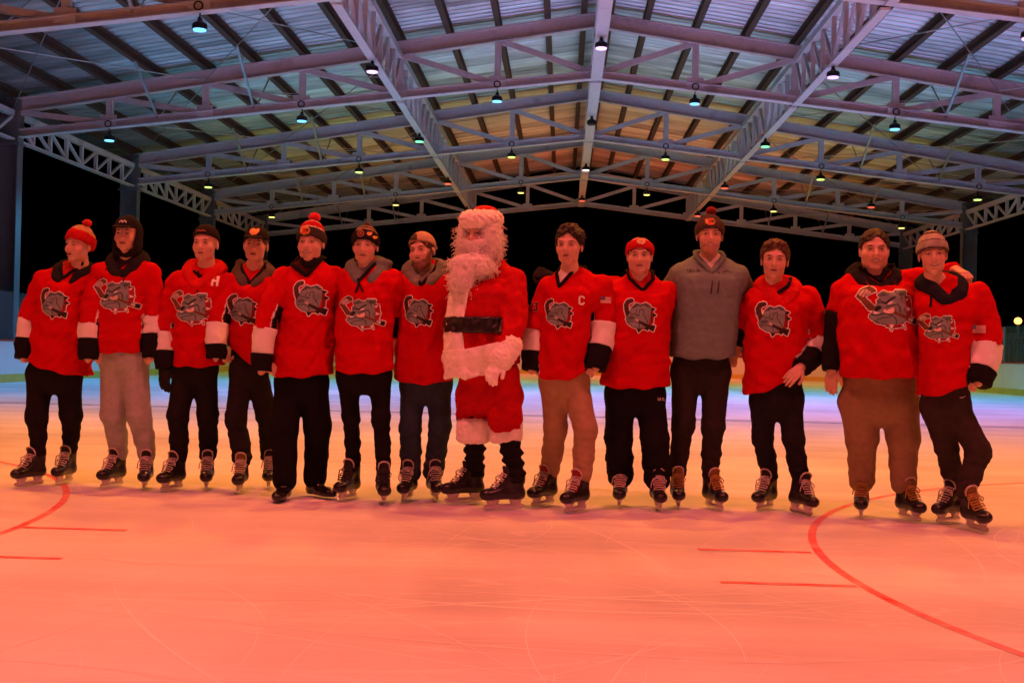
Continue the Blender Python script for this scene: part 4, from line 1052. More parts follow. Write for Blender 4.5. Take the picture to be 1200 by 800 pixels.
    for A, pts, L, rad in arms:
        for key, col, ex in (('band', WHT, .0035), ('cuff', BLK, .0035)):
            if key not in A: continue
            t0, t1 = tz_of(pts, L, A[key]); n = 14; ts = np.linspace(t0, t1, n); P_ = along(pts, L, ts); rr = rad(ts)+ex
            if key == 'cuff': rr = rr*np.linspace(1.0, A.get('taper', .93), n)
            m_ = 22; v, f = tube(P_, rr, m_)
            ctr = np.repeat(P_, m_, 0); dn = v-ctr; dn /= np.linalg.norm(dn, axis=1)[:, None]+1e-9
            v = v+dn*(wob(v[:, 0], v[:, 1], v[:, 2], rng, .06, .006, 4)+wob(v[:, 0], v[:, 1], v[:, 2], rng, .11, .007, 3))[:, None]
            obj({'band': 'sleeve_band', 'cuff': 'cuff'}[key], v, f, M['cloth'], jz, base, True, np.tile(np.array(A.get(key+'_col', col)), (len(v), 1)))
        wr = pts[-1]; d = pts[-1]-pts[-4]; d = d/np.linalg.norm(d)
        if A.get('hand') != 'show' and ('cuff' in A) and A['p'][2][2:] and A['p'][2][2] < .1:
            hp = wpt(*S['legs']['crotch']); wr = along(pts, L, np.array([.90]))[0]; d = np.array([hp[0], Y+.0, wr[2]-.16])-wr; d = d/np.linalg.norm(d); wr = wr+d*.03
        if 'hd' in A: d = np.array(A['hd'], float); d = d/np.linalg.norm(d)
        hands.append((A, wr, d))
    # ---- collar, prints
    if 'v' in S:
        a0, b0, vx, vy, a1, b1 = S['v']; vin = S.get('v_in')
        def onto(x, y, off=.006):
            p = wpt(x, y); h = bvh.ray_cast(Vector((p[0], Y-1, p[2])), Vector((0, 1, 0)), 3)
            return (np.array(h[0])-np.array([0, off, 0])) if h[0] is not None else p+np.array([0, -.06, 0])
        if vin is not None:
            x0, x1, y0_, y1_ = min(a0, a1)-3, max(a0, a1)+3, min(b0, b1)-6, vy+2
            pp = Paint((x0, y0_, x1, y1_)).p([(a0, b0-6), (a1, b1-6), (a1, b1), (vx, vy), (a0, b0)], vin); cc = wpt((x0+x1)/2, (y0_+y1_)/2)
            drape('undershirt', pp, bvh, cc[0], cc[2], (x1-x0)*mpp, M['cotton'], jz, base, 26, .003, y_start=Y)
        fl = [onto(a0+(vx-a0)*t, b0+(vy-b0)*t) for t in np.linspace(.12, 1, 9)]; fr_ = [onto(vx+(a1-vx)*t, vy+(b1-vy)*t) for t in np.linspace(0, .88, 9)][1:]
        zc = nb[2]+.075; bk = [np.array([nb[0]+.085*math.cos(a)*1.0, nb[1]+.02+.085*math.sin(a), zc+.012*math.sin(a)]) for a in np.linspace(-.35, math.pi+.35, 11)]
        ring = smooth_poly(fl+fr_+bk+[fl[0]], 1)
        v, f = tube(ring[:-1], .0125*S.get('collar_w', 1), 8, True, .62); obj('collar', v, f, M['cloth'], jz, base, True, np.tile(np.array(S.get('collar', BLK)), (len(v), 1)))
    for pr in S.get('prints', ()):
        nm, pa, x, y, wpx = pr[:5]; kw = pr[5] if len(pr) > 5 else {}
        p = wpt(x, y); u0, v0, u1, v1 = pa.box
        drape(nm, pa, bvh, p[0], p[2], wpx*mpp, M['print'], jz, base, kw.pop('n', 88 if nm == 'emblem' else 26), y_start=Y, **dict(kw))
    for ln in S.get('strings', ()):
        pts = []
        for x, y in ln[0]:
            p = wpt(x, y); h = bvh.ray_cast(Vector((p[0], Y-1, p[2])), Vector((0, 1, 0)), 3)
            if h[0] is not None: pts.append(np.array(h[0])-np.array([0, .006, 0]))
        if len(pts) > 1:
            v, f = tube(smooth_poly(pts, 2), ln[1], 6); obj('drawstring', v, f, M['cotton'], jz, base, True, np.tile(np.array(ln[2]), (len(v), 1)))
    # ---- trousers
    T = S['legs']; hipz = wpt(*T['crotch'])[2]; hipx = wpt(*T['crotch'])[0]; ww = T['w']
    lo = np.array([hipx-.34, Y-.28, .03]); hi = np.array([hipx+.34, Y+.28, tz[0]+.20])
    kn = [wpt(*k) for k in T['knee']]; bots = []
    for a, g in zip(ank, gs): lo = np.minimum(lo, [a[2][0]-.12, a[2][1]-.15, .03]); hi = np.maximum(hi, [a[2][0]+.12, a[2][1]+.15, 0])
    F = Field(*box_axes(lo, hi, .0095))
    hw = T.get('hip', (out[-1][2]-out[-1][1])*.46)*mpp
    F.ellip((hipx, Y+.005, hipz+.09), (hw, .118*S.get('deep', 1.0), .15), .03); F.ellip((hipx, Y+.005, hipz+.20), (hw*.90, .105*S.get('deep', 1.0), .16), .03)
    kn2 = []; lows = []
    for i_, (s, k, a) in enumerate(zip((-1, 1), kn, ank)):
        hj = np.array([hipx+s*(hw-ww[0]*mpp*.5), Y+.005, hipz+.06]); k = np.array([k[0], (Y+a[0][1])/2-.025, k[2]]); low = a[0]*.55+a[1]*.45 if not T.get('low') else a[2]*(T['low'])+a[0]*(1-T['low'])
        if T.get('stop'): low = wpt(*T['stop'][i_])
        kn2.append(k); lows.append(low)
        r0, r1, r2 = [q*mpp*.5*u for q, u in zip(ww[:3], (.93, .97, 1))]; rb = (ww[3] if len(ww) > 3 else ww[2])*mpp*.5
        mid = k*.45+low*.55+np.array([0, .012, 0])
        F.capsule(hj, k, r0, r1, .03); F.capsule(k, mid, r1, r2, .03); F.capsule(mid, low, r2, rb, .02)
    bag = T.get('bag', 1.0); kz = np.mean([k[2] for k in kn]); az = np.mean([a[1][2] for a in ank])
    def pf(X, Y_, Z):
        wz = .25+.9*np.exp(-((Z-kz+.05)/.09)**2)+1.2*np.exp(-((Z-az)/.10)**2)
        ph = 2.6*np.sin(10*X+3*S['seed'])+2.2*np.sin(11*Y_+S['seed'])+1.5*np.sin(17*(X+Y_)+9*Z)
        bag = T.get('bag', 1.0)*.7
        return bag*(wz*.0034*np.sin(2*math.pi*Z/.085+1.5*ph)+wz*.0016*np.sin(2*math.pi*Z/.043-1.9*ph+1.0))+wob(X, Y_, Z, rng, .13, .006*bag, 4, (1, 1, .6))
    F.disp(pf)
    zlow = min(a[2][2] for a in ank)-.01
    V, Q = F.mesh(); pc = np.tile(np.array(T['col'], float), (len(V), 1))
    tr = obj(T['name'], V, Q, M[T.get('mat', 'cotton')], root, base, True, pc); pbvh = BVHTree.FromPolygons(V.tolist(), Q.tolist())
    for pr in T.get('prints', ()):
        nm, pa, x, y, wpx = pr; p = wpt(x, y); drape(nm, pa, pbvh, p[0], p[2], wpx*mpp, M['print'], tr, base, 22, .003, y_start=Y)
    # ---- body: one continuous figure under the clothes
    fx = [(c[0]-.095, c[0]+.095, .0038)]; fy = [(c[1]-.13, c[1]-.03, .0038), (c[1]-.03, c[1]+.13, .009)]; fz = [(c[2]-.14, c[2]+.05, .0038), (c[2]+.05, c[2]+.13, .008)]
    for A, wr, d in hands:
        if A.get('hand', 'hide') == 'show':
            e = wr+d*.09; fx.append((e[0]-.10, e[0]+.10, .0055)); fy.append((e[1]-.10, e[1]+.10, .0055)); fz.append((e[2]-.10, e[2]+.10, .0055))
    allp = np.concatenate([p for _, p, _, _ in arms]+[np.array([c-.2, c+.2, base, *[a[2] for a in ank]])]+[np.array([wr+d*.22, wr+d*.0]) for _, wr, d in hands])
    lo, hi = allp.min(0)-.08, allp.max(0)+.08; lo[2] = .04
    F = Field(axis(lo[0], hi[0], .022, fx), axis(lo[1], hi[1], .022, fy), axis(lo[2], hi[2], .03, fz))
    head_prims(F, c, R, H, S)
    if S.get('beard'):
        Pq = lambda x, y, z: c+R@(np.array([x, y, z])*H); F.ellip(Pq(0, -.22, -.42), np.array((.17, .15, .13))*H, .06*H, R)
    F.capsule(c+R@(np.array([0, .10, -.6])*H), nb, .055, .062, .02)
    F.ellip((cxs, Y, zsh-.14), (min(ash*.55, .14), .08, .15), .03); F.ellip((tcx[0], Y, tz[0]+.12), (.10, .08, .2), .04); F.ellip((hipx, Y, hipz+.08), (min(.11, hw*.7), .08, .10), .04)
    F.capsule((cxs, Y, zsh-.1), (hipx, Y, hipz+.1), .07, .07, .04)
    for A, pts, L, rad in arms:
        ts = np.linspace(0, 1, 6); q = along(pts, L, ts)
        for a, b_, t0, t1 in zip(q[:-1], q[1:], ts[:-1], ts[1:]): F.capsule(a, b_, .045-.018*t0, .045-.018*t1, .02)
    for A, wr, d in hands: hand_prims(F, wr-d*.01, d, A.get('n', (0, -1, .2)), A.get('curl', .35), A.get('flip', 1), .92 if 'glove' in A else 1.0, A.get('spread', .006))
    for s, k, a in zip((-1, 1), kn2, ank):
        F.capsule((hipx+s*min(.075, hw*.45), Y, hipz+.05), k, .050, .040, .03); F.capsule(k, a[0], .040, .033, .02); F.capsule(a[0], a[2], .036, .034, .02)
    V, Q = F.mesh(); skin = S.get('skin', SKIN)
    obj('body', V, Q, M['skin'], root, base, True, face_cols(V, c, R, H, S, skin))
    # ---- gloves
    for A, wr, d in hands:
        if 'glove' in A:
            F = Field(*box_axes(wr+d*.08-.13, wr+d*.08+.13, .006)); hand_prims(F, wr-d*.01, d, A.get('n', (0, -1, .2)), A.get('curl', .35), A.get('flip', 1), 1.32, A.get('spread', .012)); F.capsule(wr-d*.05, wr+d*.02, .04, .036, .02)
            V, Q = F.mesh(); obj('glove', V, Q, M['cotton'], root, base, True, np.tile(np.array(A['glove']), (len(V), 1)))
    # ---- hair, hats, hoods
    if 'hair' in S:
        V, Q = hair_mesh(c, R, H, S, rng); obj('hair', V, Q, M['hair'], root, base, True, np.tile(np.array(S['hair'][1]), (len(V), 1)))
    if 'hat' in S: hat(root, base, c, R, H, S, rng, Y)
    if 'hood' in S:
        hd = S['hood']; F = Field(*box_axes(nb-np.array([.26, .22, .16]), nb+np.array([.26, .22, .20]), .007)); rx, ry = [q*.90 for q in hd.get('r', (.100, .085))]; th = hd.get('t', .030)*.57; dz = hd.get('dz', .040)
        pv = []
        for a in np.linspace(-math.pi*.5+hd.get('gap', .18), math.pi*1.5-hd.get('gap', .18), 37):
            fr_ = max(0, -math.sin(a)); pv.append((nb[0]+rx*math.cos(a)*(1-.35*fr_**3), nb[1]-.0+ry*math.sin(a)-.035*fr_, nb[2]+dz+.025*math.sin(a)-.095*fr_**2*hd.get('drop', 1)))
        for i, (p, q) in enumerate(zip(pv[:-1], pv[1:])):
            w0 = .50+.62*math.sin(math.pi*i/36); F.capsule(p, q, th*w0, th*w0, .04); o_ = np.array([(p[0]-nb[0])*.28, (p[1]-nb[1])*.28, -.028]); F.capsule(np.array(p)+o_, np.array(q)+o_, th*.8*w0, th*.8*w0, .05)
        if hd.get('back'): F.ellip(nb+np.array([0, .11, .03]), (.13, .06, .08), .04)
        for e in hd.get('extra', ()): p = wpt(e[0], e[1], e[2]); F.ellip(p, e[3], .03)
        F.disp(lambda X, Y_, Z: wob(X, Y_, Z, rng, .12, .0045, 3)+wob(X, Y_, Z, rng, .05, .0015, 3)); V, Q = F.mesh()
        obj('hood', V, Q, M['cotton'], root, base, True, np.tile(np.array(hd['col']), (len(V), 1)))
    if S.get('hood_up'):
        F = Field(*box_axes(c-.24, c+.22, .007)); P_ = lambda x, y, z: c+R@(np.array([x, y, z])*H)
        F.ellip(P_(0, .08, .08), np.array((.43, .50, .50))*H, .02, R); F.ellip(P_(0, .06, -.42), np.array((.42, .42, .30))*H, .06, R)
        F.ellip(P_(0, -.02, .02), np.array((.345, .60, .42))*H, .01, R, True); F.ellip(P_(0, -.40, -.10), np.array((.32, .42, .62))*H, .03, R, True)
        F.disp(lambda X, Y_, Z: wob(X, Y_, Z, rng, .08, .006, 4)); V, Q = F.mesh(); obj('hood', V, Q, M['cotton'], root, base, True, np.tile(np.array(S['hood_up']), (len(V), 1)))
    if S.get('neck_wrap'):
        F = Field(*box_axes(nb-np.array([.14, .14, .08]), nb+np.array([.14, .14, .20]), .007)); n2 = c+R@(np.array([0, .03, -.50])*H)
        F.capsule(nb+np.array([0, -.0, .02]), n2, .086, .070, .02); F.disp(lambda X, Y_, Z: wob(X, Y_, Z, rng, .05, .005, 4)); V, Q = F.mesh()
        obj('neck_gaiter', V, Q, M['cotton'], root, base, True, np.tile(np.array(S['neck_wrap']), (len(V), 1)))
    return root, base, c, R, H, nb, Y, bvh, jz, kn2, ank, lows
# ------------------------------------------------------------------ the people, left to right
RED = (.50, .003, .008); JERSEY = dict(name='hockey_jersey', col=RED)
NUM = lambda t: text_paint(t, BLK, (.55, .10, .08)); LET = lambda t: text_paint(t, WHT, None, 17)
BADGE = Paint((0, 0, 100, 80)).p([(8, 20), (40, 4), (80, 12), (96, 40), (84, 70), (40, 76), (10, 56)], (.62, .22, .05)).p([(30, 24), (56, 20), (66, 50), (38, 60)], (.45, .03, .03)).p([(56, 24), (84, 26), (86, 48), (66, 52)], (.08, .07, .03)).p([(14, 30), (28, 22), (32, 52), (18, 52)], (.66, .5, .15))
BADGE2 = Paint((0, 0, 100, 60)).p([(6, 30), (30, 6), (70, 8), (94, 30), (70, 54), (30, 52)], (.68, .55, .38)).p([(28, 20), (64, 18), (74, 38), (34, 42)], (.55, .28, .10))
ROUND = Paint((0, 0, 100, 100)).p([(50+46*math.cos(a), 50+46*math.sin(a)) for a in np.linspace(0, 6.28, 20)], (.30, .12, .05)).p([(50+32*math.cos(a), 50+32*math.sin(a)) for a in np.linspace(0, 6.28, 20)], (.03, .03, .03)).p([(30, 60), (50, 25), (72, 60)], (.35, .08, .03))
BEAR = Paint((0, 0, 100, 80)).p([(4, 44), (12, 12), (40, 6), (60, 14), (92, 6), (96, 40), (76, 72), (30, 74)], (.75, .42, .12))
LOGO_W = Paint((0, 0, 100, 40)).p([(4, 22), (22, 30), (60, 20), (96, 4), (66, 26), (26, 38), (8, 34)], (.7, .65, .62))
SWOOSH = LOGO_W
MONO = Paint((0, 0, 100, 50)).l([(8, 8), (8, 34), (34, 34), (34, 8)], 8, (.55, .5, .48)).l([(58, 42), (58, 12), (76, 12), (84, 24), (72, 34), (90, 42)], 8, (.55, .5, .48))
CAPTXT = Paint((0, 0, 100, 30)).l([(10, 15), (30, 8), (50, 15), (70, 8), (90, 15)], 9, (.25, .07, .04))
CAPWHT = Paint((0, 0, 100, 50)).l([(10, 36), (30, 14), (50, 36), (70, 14), (90, 36)], 12, (.5, .5, .5))
GTXT = Paint((0, 0, 100, 24)).l([(4, 4), (4, 20)], 6, (.07, .06, .05)).l([(18, 20), (18, 4), (32, 4), (32, 20), (18, 20)], 5, (.07, .06, .05)).l([(46, 4), (46, 20), (60, 20)], 5, (.07, .06, .05)).l([(74, 20), (84, 4), (94, 20)], 5, (.07, .06, .05))
DK = (.018, .018, .020)
people = [
 dict(seed=1, label='person in red jersey and red beanie with pompom, first in the line', chin=(84, 307), yaw=-22, tilt=4, smile=.6, H=.232,
   out=[(322, 43, 110), (350, 46, 107), (395, 37, 106), (428, 33, 106)], hem=(421, 441, 3), top=JERSEY,
   v=(72, 307, 79, 327, 103, 307), v_in=(.40, .02, .02), hood=dict(col=DK, t=.024, gap=.5), prints=[('emblem', EMB_B, 74, 356, 36), ('sleeve_number', NUM('7'), 33, 345, 9, dict(xdir=.6))],
   arms=[dict(p=[(51, 330), (35, 370, 0), (28, 421, -.06)], band=(374, 397), cuff=(397, 420)), dict(p=[(103, 330, .03), (112, 372, .14), (118, 410, .2)])],
   legs=dict(name='trousers', col=(.014, .013, .014), crotch=(63, 452), knee=[(46, 487), (79, 487)], w=(33, 26, 19, 18), bag=.8),
   feet=[dict(g=(34, 570), yaw=-55), dict(g=(75, 567), yaw=-6)],
   hat=dict(kind='beanie', cuff=(.45, .012, .015), top=(.42, .27, .15), stripes=[(.0, .30, (.45, .012, .015))], cuff_h=.34, pom=(.50, .02, .02), pom_at=(.10, .14, .68), tall=.46, brim=.20, slope=.42)),
 dict(seed=2, label='person with black cap under raised black hood, red jersey and light grey sweatpants', chin=(145, 294), yaw=0, smile=.4, H=.228,
   out=[(311, 112, 182), (345, 114, 176), (380, 112, 174), (414, 110, 175)], hem=(412, 412, 2), top=JERSEY,
   v=(128, 300, 141, 317, 161, 300), v_in=DK, collar=DK, hood=dict(col=DK, t=.03, gap=.25, r=(.10, .085)), hood_up=DK, prints=[('emblem', EMB_A, 144, 348, 57), ('sleeve_number', NUM('2'), 188, 372, 7, dict(xdir=-.7))],
   strings=[([(134, 306), (130, 316), (127, 328)], .004, DK), ([(152, 306), (154, 318), (153, 332)], .004, DK)],
   arms=[dict(p=[(119, 320), (106, 362, -.08), (103, 421, -.13)], band=(379, 397), cuff=(397, 421)), dict(p=[(175, 320), (182, 362, 0), (177, 420, -.06)], band=(371, 392), cuff=(392, 419))],
   legs=dict(name='sweatpants', col=(.36, .41, .39), crotch=(145, 434), knee=[(131, 485), (163, 487)], w=(36, 29, 24, 21), bag=.7),
   feet=[dict(g=(131, 571), yaw=-35), dict(g=(170, 573), yaw=38)],
   hat=dict(kind='cap', col=DK, lift=.20, badges=[(0, .36, .26, CAPWHT)])),
 dict(seed=3, label='person in backward dark cap, red hooded jersey, dark gloves and black trousers', chin=(237, 306), yaw=-4, smile=.15, H=.240,
   out=[(322, 204, 267), (350, 205, 264), (390, 204, 262), (430, 204, 263)], hem=(428, 428, 2), top=JERSEY,
   hood=dict(col=(.50, .012, .014), t=.030, gap=.22, r=(.105, .09), drop=1.1), prints=[('emblem', EMB_A, 232, 362, 58), ('captain_letter', LET('A'), 257, 330, 12)],
   strings=[([(236, 318), (238, 328), (239, 344)], .006, DK), ([(230, 318), (237, 322), (243, 327)], .009, DK)],
   arms=[dict(p=[(209, 330), (195, 372, 0), (193, 432, -.05)], band=(389, 411), cuff=(411, 432), hand='show', glove=(.02, .02, .02), n=(-.3, -1, 0)), dict(p=[(261, 330, .04), (270, 368, .17), (274, 402, .22)])],
   legs=dict(name='trousers', col=(.016, .015, .016), crotch=(228, 443), knee=[(210, 486), (241, 486)], w=(31, 25, 22, 20), bag=.9),
   feet=[dict(g=(201, 575), yaw=-40), dict(g=(242, 573), yaw=38)],
   hat=dict(kind='backcap', col=(.02, .017, .016), lift=.25, slope=.30, badges=[(0, .33, .3, CAPTXT)])),
 dict(seed=4, label='person in dark cap with gold emblem and red jersey with white 15 on the sleeve', chin=(297, 307), yaw=6, tilt=3, smile=.1, H=.236,
   out=[(324, 263, 323), (350, 266, 320), (390, 267, 318), (425, 268, 318)], hem=(402, 438, 2), top=JERSEY,
   v=(283, 312, 297, 333, 315, 310), v_in=(.45, .012, .014), hood=dict(col=(.10, .085, .07), t=.028, gap=.35, extra=[(281, 308, .03, (.03, .03, .03))]),
   prints=[('emblem', EMB_B, 291, 363, 36), ('sleeve_number', NUM('15'), 252, 355, 14, dict(xdir=.25))],
   arms=[dict(p=[(270, 332, -.03), (254, 368, -.16), (253, 420, -.2)], band=(380, 404), cuff=(404, 420)), dict(p=[(315, 330, .05), (321, 366, .16), (324, 405, .2)])],
   legs=dict(name='jeans', col=(.022, .021, .023), crotch=(291, 445), knee=[(279, 490), (309, 488)], w=(31, 25, 23, 23), bag=1.1, low=.0),
   feet=[dict(g=(281, 577), yaw=22, tongue='felt_t'), dict(g=(315, 572), yaw=30)],
   hair=('fringe', (.05, .03, .02)), hat=dict(kind='cap', col=(.022, .018, .015), lift=.20, badges=[(-.04, .36, .30, BEAR)])),
 dict(seed=5, label='smiling person in red jersey, black trousers and black dress shoes, striped pompom hat', chin=(361, 306), yaw=-6, smile=1.0, H=.240, fat=1.08, brow=(.25, .16, .10),
   out=[(318, 326, 398), (350, 327, 393), (400, 322, 391), (441, 319, 390)], hem=(439, 437, 4), top=JERSEY,
   v=(339, 307, 363, 324, 376, 305), v_in=(.05, .012, .012), neck_wrap=DK, collar_w=1.3, prints=[('emblem', EMB_B, 369, 350, 41), ('sleeve_number', NUM('1'), 307, 353, 7, dict(xdir=.3))],
   arms=[dict(p=[(333, 326, -.02), (311, 370, -.14), (306, 436, -.16)], band=(385, 414), cuff=(414, 434)), dict(p=[(391, 324, .04), (400, 360, .14), (403, 395, .2)])],
   legs=dict(name='trousers', col=(.010, .010, .011), crotch=(353, 462), knee=[(335, 500), (370, 500)], w=(38, 33, 28, 28), bag=.35, low=.0),
   feet=[dict(g=(330, 587), yaw=0, shoe=True), dict(g=(376, 583), yaw=48, shoe=True)],
   hat=dict(kind='beanie', cuff=(.045, .042, .040), top=(.48, .012, .015), stripes=[(.24, .31, (.62, .60, .56)), (.31, .52, (.42, .012, .015)), (.52, .58, (.62, .60, .56))], cuff_h=.27, pom=(.60, .02, .03), pom_at=(.06, .07, .70), pom_r=.16, tall=.46, brim=.17, slope=.40, badges=[(-.05, .30, .34, BADGE)])),
 dict(seed=6, label='person in grey hooded top under red jersey with large emblem, dark patterned beanie', chin=(426, 309), yaw=0, smile=.5, H=.232,
   out=[(320, 400, 463), (350, 397, 462), (390, 392, 461), (438, 390, 463)], hem=(434, 434, 4), top=JERSEY,
   v=(413, 310, 424, 330, 440, 310), v_in=(.13, .17, .165), hood=dict(col=(.14, .18, .175), t=.026, gap=.42, extra=[(448, 308, .02, (.07, .05, .026))]), prints=[('emblem', EMB_A, 428, 368, 56)],
   strings=[([(424, 330), (424, 336), (421, 344)], .007, DK), ([(424, 330), (427, 338), (430, 343)], .006, DK)],
   arms=[dict(p=[(406, 328, .04), (396, 366, .15), (394, 400, .2)]), dict(p=[(458, 328, .04), (466, 362, .14), (468, 398, .2)], cuff=(366, 392))],
   legs=dict(name='jeans', col=(.012, .012, .014), crotch=(426, 452), knee=[(410, 489), (447, 489)], w=(28, 21, 18, 18), bag=1.1),
   feet=[dict(g=(407, 586), yaw=-45, lace='lace_k'), dict(g=(449, 590), yaw=30, lace='lace_k')],
   hat=dict(kind='beanie', cuff=(.018, .018, .020), top=(.30, .20, .14), stripes=[(.0, .30, (.03, .03, .03)), (.40, .46, (.03, .03, .03)), (.52, .60, (.10, .06, .05))], cuff_h=.30, pom=(.10, .06, .05), pom_r=.09, pom_at=(.03, .07, .60), tall=.42, brim=.16, slope=.42, badges=[(-.07, .31, .22, ROUND), (.17, .31, .15, BEAR), (.31, .22, .12, BEAR)])),
 dict(seed=7, label='bearded person in backward tan cap, red jersey over grey hood and dark jeans', chin=(492, 315), yaw=-18, tilt=-6, smile=1.0, H=.236, beard=(.10, .04, .02),
   out=[(322, 468, 533), (350, 468, 531), (390, 466, 530), (446, 464, 532)], hem=(444, 444, 6), top=JERSEY,
   v=(484, 318, 496, 335, 512, 315), v_in=(.24, .20, .17), hood=dict(col=(.19, .21, .19), t=.030, gap=.30, r=(.11, .09), extra=[(520, 314, .02, (.07, .05, .03))]), prints=[('emblem', EMB_B, 493, 365, 36)],
   arms=[dict(p=[(474, 330, .05), (468, 365, .15), (466, 400, .22)]), dict(p=[(527, 330, .05), (540, 365, .16), (548, 395, .22)])],
   legs=dict(name='jeans', col=(.035, .055, .085), crotch=(499, 463), knee=[(481, 500), (515, 500)], w=(32, 26, 24, 25), bag=.9, low=.2),
   feet=[dict(g=(477, 587), yaw=-20), dict(g=(509, 586), yaw=40)],
   hair=('fringe', (.07, .035, .02)), hat=dict(kind='backcap', col=(.42, .30, .19), lift=.26, slope=.30, badges=[(-.06, .40, .30, Paint((0, 0, 100, 90)).p([(4, 86), (6, 50), (28, 14), (60, 6), (88, 30), (96, 84)], (.035, .018, .014)))])),
 dict(seed=9, label='dark-haired person in red jersey with letter C, white 23 sleeve number and tan trousers', chin=(664, 310), yaw=-14, smile=0, H=.240, brow=(.03, .018, .012),
   out=[(330, 636, 713), (360, 633, 694), (400, 629, 691), (446, 626, 691)], hem=(438, 433, 10), top=JERSEY,
   v=(652, 318, 655, 337, 680, 308), v_in=(.62, .60, .58), collar_w=.9, prints=[('emblem', EMB_B, 655, 368, 34), ('captain_letter', LET('C'), 681, 353, 11), ('sleeve_number', NUM('23'), 628, 360, 17, dict(xdir=.25)), ('flag_patch', FLAG, 707, 352, 13, dict(xdir=-.2))],
   arms=[dict(p=[(644, 338), (629, 374, 0), (623, 434, -.05)], band=(385, 412), cuff=(412, 434)), dict(p=[(704, 336), (709, 378, .02), (698, 432, -.08)], band=(378, 407), cuff=(407, 432), r=(.08, .08, .07))],
   legs=dict(name='chinos', col=(.38, .27, .16), crotch=(661, 460), knee=[(651, 502), (686, 502)], w=(37, 28, 25, 22), bag=.8),
   feet=[dict(g=(636, 593), yaw=-34, ym=1, tongue='felt_r'), dict(g=(674, 600), yaw=-32, ym=1, tongue='felt_r')],
   hair=('curly', (.016, .009, .007))),
 dict(seed=10, label='person in plain red knit beanie, red jersey and loose black track pants', chin=(749, 321), yaw=-4, smile=.6, H=.230, fat=1.14,
   out=[(334, 712, 788), (360, 709, 786), (400, 706, 784), (455, 705, 783)], hem=(452, 452, 3), top=JERSEY,
   v=(735, 324, 752, 341, 767, 325), v_in=(.42, .014, .016), prints=[('emblem', EMB_B, 748, 370, 39)], deep=1.05,
   arms=[dict(p=[(720, 336, .06), (682, 344, .26), (646, 326, .24)], hand='show', glove=(.025, .025, .026), n=(0, -1, .4), curl=.9), dict(p=[(782, 342, .05), (793, 378, .17), (798, 410, .22)], cuff=(380, 402))],
   legs=dict(name='track_pants', col=(.012, .012, .013), crotch=(744, 475), knee=[(725, 512), (767, 514)], w=(38, 33, 32, 31), bag=1.0, low=.05, prints=[('trouser_print', MONO, 774, 467, 10)]),
   feet=[dict(g=(726, 594), yaw=-12, tongue='felt_r'), dict(g=(771, 598), yaw=8, tongue='felt_r')],
   hair=('fringe', (.07, .04, .025)), hat=dict(kind='beanie', cuff=(.50, .014, .016), top=(.48, .013, .015), stripes=[(.34, .38, (.65, .6, .55))], cuff_h=.26, tall=.36, brim=.22, slope=.42, badges=[(.04, .38, .30, BADGE2)])),
 dict(seed=11, label='tallest person, grey quarter-zip sweater, grey beanie and dark trousers', chin=(832, 297), yaw=-2, smile=1.0, H=.240, beard=(.16, .05, .025), beard_a=.45,
   out=[(312, 790, 872), (340, 790, 868), (380, 788, 864), (421, 785, 862)], hem=(418, 418, 3), top=dict(name='sweater', col=(.16, .235, .225), mat='cotton', gusset=False, fold=.35),
   v=(813, 298, 832, 320, 850, 298), v_in=(.60, .58, .55), collar=(.16, .235, .225), collar_w=1.6, prints=[('chest_text', GTXT, 811, 318, 15), ('chest_logo', Paint((0, 0, 100, 30)).l([(6, 24), (50, 6), (94, 24)], 9, (.07, .06, .05)), 850, 319, 11)],
   strings=[([(832, 321), (831, 334), (829, 346)], .004, (.05, .045, .04)), ([(840, 320), (839, 332), (837, 345)], .004, (.05, .045, .04))],
   arms=[dict(p=[(798, 322, .02), (778, 352, .20), (752, 346, .26)], r=(.078, .072, .06)), dict(p=[(864, 324, .02), (880, 358, .20), (905, 366, .26)], r=(.078, .072, .06))],
   legs=dict(name='trousers', col=(.030, .026, .025), crotch=(821, 450), knee=[(801, 497), (836, 500)], w=(36, 27, 22, 20), bag=1.0),
   feet=[dict(g=(794, 595), yaw=-6, tongue='felt_t', lace='lace_y'), dict(g=(837, 597), yaw=48, tongue='felt_t', lace='lace_y')],
   hat=dict(kind='beanie', cuff=(.075, .055, .045), top=(.075, .055, .045), cuff_h=.28, pom=(.22, .012, .012), pom_r=.14, pom_at=(.03, .05, .66), tall=.42, brim=.16, slope=.40, badges=[(-.03, .33, .30, BADGE)])),
 dict(seed=12, label='brown-haired person in red hooded jersey with hand on hip and dark jeans', chin=(906, 327), yaw=-10, tilt=3, smile=0, H=.244, brow=(.05, .03, .02),
   out=[(342, 880, 953), (370, 876, 944), (410, 873, 942), (450, 872, 941)], hem=(463, 432, 5), top=JERSEY,
   v=(893, 333, 904, 347, 924, 334), v_in=(.45, .012, .014), hood=dict(col=(.52, .012, .014), t=.030, gap=.30, r=(.105, .09)), prints=[('emblem', EMB_B, 902, 374, 40), ('flag_patch', FLAG, 963, 366, 9, dict(xdir=-.5))],
   arms=[dict(p=[(887, 350, .03), (868, 380, .12), (862, 406, .14)], cuff=(382, 404)), dict(p=[(946, 350), (967, 402, .04), (938, 431, -.12)], band=('t', .50, .74), cuff=('t', .74, .97), hand='show', curl=.5, n=(.2, -1, .5), r=(.08, .08, .068))],
   legs=dict(name='jeans', col=(.018, .018, .023), crotch=(910, 482), knee=[(895, 512), (929, 512)], w=(34, 25, 22, 20), bag=.9),
   feet=[dict(g=(896, 598), yaw=-34, ym=1), dict(g=(938, 603), yaw=55, roll=10)],
   hair=('full', (.075, .035, .02))),
 dict(seed=13, label='heavyset dark-haired person in red jersey and tan trousers, arm round a neighbour', chin=(1025, 317), yaw=-8, smile=.8, H=.252, fat=1.18, brow=(.03, .02, .015),
